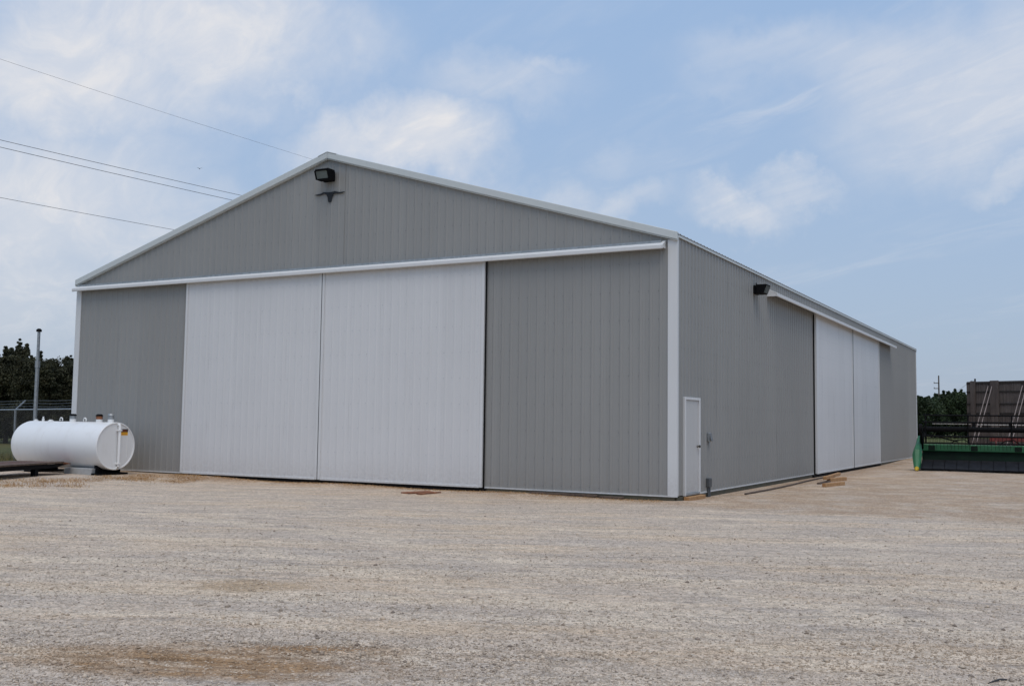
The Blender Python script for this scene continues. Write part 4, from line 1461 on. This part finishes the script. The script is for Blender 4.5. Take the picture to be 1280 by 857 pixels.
u1 = wall_u(1217.5)
u2 = wall_u(1244.5)
gap = u2 - u1
gap2 = wall_u(1288) - u2
posts = [u1, u2] + [u2 + gap2 * q_ for q_ in (1, 2, 3, 4, 5)]
posts = [q_ for q_ in posts if q_ < WLEN]
rows_ = [0, .95, 1.75, 2.35, 2.98, 3.62, WH]
rows_ = [0] + [at_depth(1212, py, WD)[2] - wg for py in (547, 532, 516.6, 505, 490, 479)] + [WH]
for a, b in zip([0.0] + posts[:-1], posts):
    for z0, z1 in zip(rows_[:-1], rows_[1:]):
        nb = max(1, int(round((b - a) / .42)))
        for j in range(nb):
            x0, x1 = a + (b - a) * j / nb, a + (b - a) * (j + 1) / nb - .01
            off = random.uniform(-.012, .012)
            MB().box((x0, off, z0 + .01), (x1, off + .05, z1 - .015)).build('board', BOARDS, tw)
    for z_ in rows_[2:-1]:
        MB().box((a, -.03 + random.uniform(-.008, .008), z_ - .035), (b - .012, -.011, z_ + .035)).build('rail', RAILW, tw)
for k, u in enumerate(posts):
    wd = .11 if k == 0 else .20
    MB().box((u - wd, -.14, -.2), (u + wd, -.031, WH + .01)).build('post', BOARDS, tw, bevel=.01)
    if k:
        for du, ztop in ((-.30, WH - .25), (-.10, WH - .22)):
            MB().tube([(u + du, -.10, ztop), (u + du - .05, -2.0, -.05)], .021, 8).build('prop', PROPM, tw, smooth=True)
MB().tube([(.38, .1, WH - .05), (.38, .1, WH + .13)], .04, 8).build('post_stub', DARKIRON, tw)

# ------------------------------------------------------------------ debris and oddments
tc_ = on_ground(1042, 603)
side_v = np.array([0.25, 1.0, 0]) / math.hypot(.25, 1)
items = [((1030, 608.5), (1054, 606.0), .11, .10, 0, WOOD, 'short squared lumber offcut lying nearest the yard beside the timber scraps'),
         ((1036, 602.0), (1056, 600.0), .13, .11, 0, WOOD, 'thick fresh lumber offcut in the scrap heap by the sliding doors'),
         ((1031, 603.5), (1049, 597.5), .10, .09, .10, WOOD, 'fresh lumber offcut lying across the scrap heap by the sliding doors'),
         ((1023, 605.0), (1039, 601.5), .09, .05, 0, WOODOLD, 'dark weathered board end in the scrap heap by the sliding doors')]
for a, b, w, h_, lift, mat, lab in items:
    A, B = on_ground(*a), on_ground(*b)
    c_ = (A + B) / 2
    o = MB().obox((0, 0, h_ / 2), (np.linalg.norm((B - A)[:2]) / 2, 0, 0), (0, w / 2, 0), (0, 0, h_ / 2)).build('lumber_offcut', mat, bevel=.008)
    o.location = (c_[0], c_[1], float(gz(c_[0], c_[1])) + lift - .005)
    o.rotation_euler = (0, 0, math.atan2((B - A)[1], (B - A)[0]))
    tag(o, lab, 'lumber', 'lumber scraps beside the barn')
# rod lying along the side wall
ptsr = []
for f_ in np.linspace(0, 1, 14):
    x = .55 - .12 * f_ + .06 * math.sin(f_ * 5)
    y = 3.2 + f_ * 9.2
    ptsr.append((x, y, float(gz(x, y)) + .022))
p0 = np.array(ptsr[0])
o = MB().tube([np.array(q) - p0 for q in ptsr], .024, 8).build('pipe', WOODOLD, smooth=True)
o.location = tuple(p0)
tag(o, 'long thin rusty brown pipe lying on gravel along the side wall', 'pipe')
ptsr = [(x, y, float(gz(x, y)) + .02) for x, y in ((.30, 2.2), (.24, 3.1), (.2, 4.1), (.19, 5.3))]
p0 = np.array(ptsr[0])
# rusty plate before the front doors
for (pa_, pb_, w, lab, mat) in (((505, 615.5), (538, 613.5), .34, 'flat rusty steel plate lying on gravel before the sliding doors', RUST),
                                ((522, 616.6), (550, 614.4), .16, 'narrow rusty strip lying beside the flat rusty plate', RUST)):
    A, B = on_ground(*pa_, z=-.08), on_ground(*pb_, z=-.08)
    c_ = (A + B) / 2
    L_ = np.linalg.norm((B - A)[:2])
    o = MB().prism([(-L_ / 2, -w / 2), (L_ * .42, -w * .55), (L_ / 2, w * .3), (L_ * .1, w / 2), (-L_ * .45, w * .42)], (0, 0, 0), (1, 0, 0), (0, 1, 0), (0, 0, .025)).build('scrap_plate', mat)
    o.location = (c_[0], c_[1], float(gz(c_[0], c_[1])) + .002)
    o.rotation_euler = (0, 0, math.atan2((B - A)[1], (B - A)[0]))
    tag(o, lab, 'scrap metal', 'rusty scrap before the doors')
# weathered plank leaning along the foot of the grey bay
for (x0, x1, lab) in ((-3.4, -1.75, 'weathered plank lying against the foot of the grey front bay'), (-1.70, -1.15, 'short dark plank end lying against the grey front bay')):
    o = MB().box((-(x1 - x0) / 2, -.05, 0), ((x1 - x0) / 2, .05, .05)).build('plank', WOODOLD, bevel=.006)
    xm = (x0 + x1) / 2
    o.location = (xm, -.12, float(gz(xm, -.12)) + .002)
    o.rotation_euler = (0, 0, .012)
    tag(o, lab, 'plank', 'planks at the foot of the front wall')
# dark stick near the bottom edge of the yard
A, B = on_ground(1235, 853.0), on_ground(1257, 848.5)
L_ = np.linalg.norm((B - A)[:2]) / 2
c_ = (A + B) / 2
o = MB().tube([(-L_, 0, .003), (-L_ * .3, .006, .008), (L_ * .4, .004, .011), (L_, -.01, .008)], [.002, .005, .007, .004], 7).build('stick', simple('dark_bark', (.05, .05, .05), .8))
o.location = (c_[0], c_[1], float(gz(c_[0], c_[1])))
o.rotation_euler = (0, 0, math.atan2((B - A)[1], (B - A)[0]))
tag(o, 'short dark stick lying alone on the gravel', 'stick')


# straw and grass
def tufts(name, label, cat, pts_, hmin, hmax, wid, mat, seed, flatness=0.4):
    rg = np.random.default_rng(seed)
    p_ = np.asarray(pts_, float)
    k = len(p_)
    a = rg.random(k) * 6.283
    h_ = hmin + (hmax - hmin) * rg.random(k) ** 1.6
    ln = np.stack([np.cos(a), np.sin(a)], 1) * (h_ * flatness * (.4 + 1.3 * rg.random(k)))[:, None]
    sd = np.stack([-np.sin(a), np.cos(a)], 1) * wid
    b0 = np.stack([p_[:, 0] - sd[:, 0], p_[:, 1] - sd[:, 1], p_[:, 2]], 1)
    b1 = np.stack([p_[:, 0] + sd[:, 0], p_[:, 1] + sd[:, 1], p_[:, 2]], 1)
    tp_ = np.stack([p_[:, 0] + ln[:, 0], p_[:, 1] + ln[:, 1], p_[:, 2] + h_ * np.clip(1.2 - flatness, .25, 1)], 1)
    v_ = np.stack([b0, b1, tp_], 1).reshape(-1, 3)
    o_ = link(name, np_mesh(name, v_, np.arange(k * 3).reshape(-1, 3), 3, rg.random(k)), mat)
    return tag(o_, label, cat, kind='stuff')


def scatter(seed, k, px0, px1, py0, py1, z):
    rg = np.random.default_rng(seed)
    out = []
    cen = [(rg.uniform(px0, px1), rg.uniform(py0, py1)) for _ in range(26)]
    for _ in range(k):
        c0 = cen[rg.integers(len(cen))]
        q = on_ground(c0[0] + rg.normal(0, 9), min(max(c0[1] + rg.normal(0, 1.0), py0 - 1), py1 + 1.5), z)
        if q[1] > -.09:
            q[1] = -.09 - rg.random() * .25
        out.append((q[0], q[1], float(gz(q[0], q[1])) - .004))
    return out


tufts('dry_straw', 'dry tan straw and dead weeds along the front wall by the tank', 'straw', scatter(3, 6500, 118, 265, 593, 599, -.03), .02, .11, .007, STRAW, 4, .8)
tufts('dead_grass', 'dead grass tufts beside the low flat deck', 'grass', scatter(5, 2200, 0, 112, 598, 606, -.03), .02, .14, .006, STRAW, 6, .6)
tufts('wall_straw', 'thin dry straw scattered along the front wall below the doors', 'straw',
      [(x, y, float(gz(x, y)) - .003) for x, y in zip(RNG.uniform(-13, -.2, 6500), -.09 - np.abs(RNG.normal(0, .25, 6500)))], .015, .09, .006, STRAW, 8, .8)
tufts('side_wall_straw', 'dry straw and weeds scattered along the foot of the side wall', 'straw',
      [(x, y, float(gz(x, y)) - .003) for x, y in zip(.06 + np.abs(RNG.normal(0, .45, 3000)), RNG.uniform(1.6, 34, 3000))], .01, .06, .004, STRAW, 9, .8)
gp = []
for _ in range(9000):
    s_ = RNG.uniform(0, FLEN)
    w_ = RNG.normal(1.0, 1.6)
    q = np.array([fa[0] + fdir[0] * s_ + fdir[1] * w_ * -1, fa[1] + fdir[1] * s_ + fdir[0] * w_])
    if q[0] > -19.3 and q[1] > 0:
        continue
    gp.append((q[0], q[1], float(gz(q[0], q[1])) - .02))
tufts('rank_grass', 'rank olive grass growing along the chain link fence', 'grass', gp, .08, .55, .012, GRASSL, 10, .4)

# bird, far up, in flight
bp = at_depth(249.5, 211, 60)
mb = MB()
mb.tube([(-.13, 0, 0), (-.09, 0, .005), (0, 0, .01), (.09, 0, .012), (.13, 0, .02), (.165, 0, .022), (.19, 0, .02)], [.006, .022, .042, .036, .026, .024, .004], 8)
for s_ in (-1, 1):
    mb.add([(.07, s_ * .03, .02), (-.04, s_ * .03, .015), (.05, s_ * .16, .09), (-.05, s_ * .15, .085), (-.06, s_ * .30, .06), (.07, s_ * .03, .03), (-.04, s_ * .03, .022), (.05, s_ * .16, .097), (-.05, s_ * .15, .092)],
           [(0, 1, 3, 2), (5, 7, 8, 6), (2, 3, 4), (7, 4, 8), (0, 2, 7, 5), (2, 4, 7), (1, 6, 8, 3), (3, 8, 4)])
mb.add([(-.12, -.012, 0), (-.12, .012, 0), (-.21, .035, .002), (-.21, -.035, .002), (-.12, 0, .008)], [(0, 1, 2, 3), (0, 4, 1), (1, 4, 2), (4, 3, 2), (4, 0, 3)])
o = mb.build('bird', DARKIRON, smooth=False)
o.location = tuple(bp)
o.rotation_euler = (0, 0, rad(140))
o.scale = (.6, .6, .6)
tag(o, 'tiny dark bird flying in the sky above the overhead wires', 'bird')
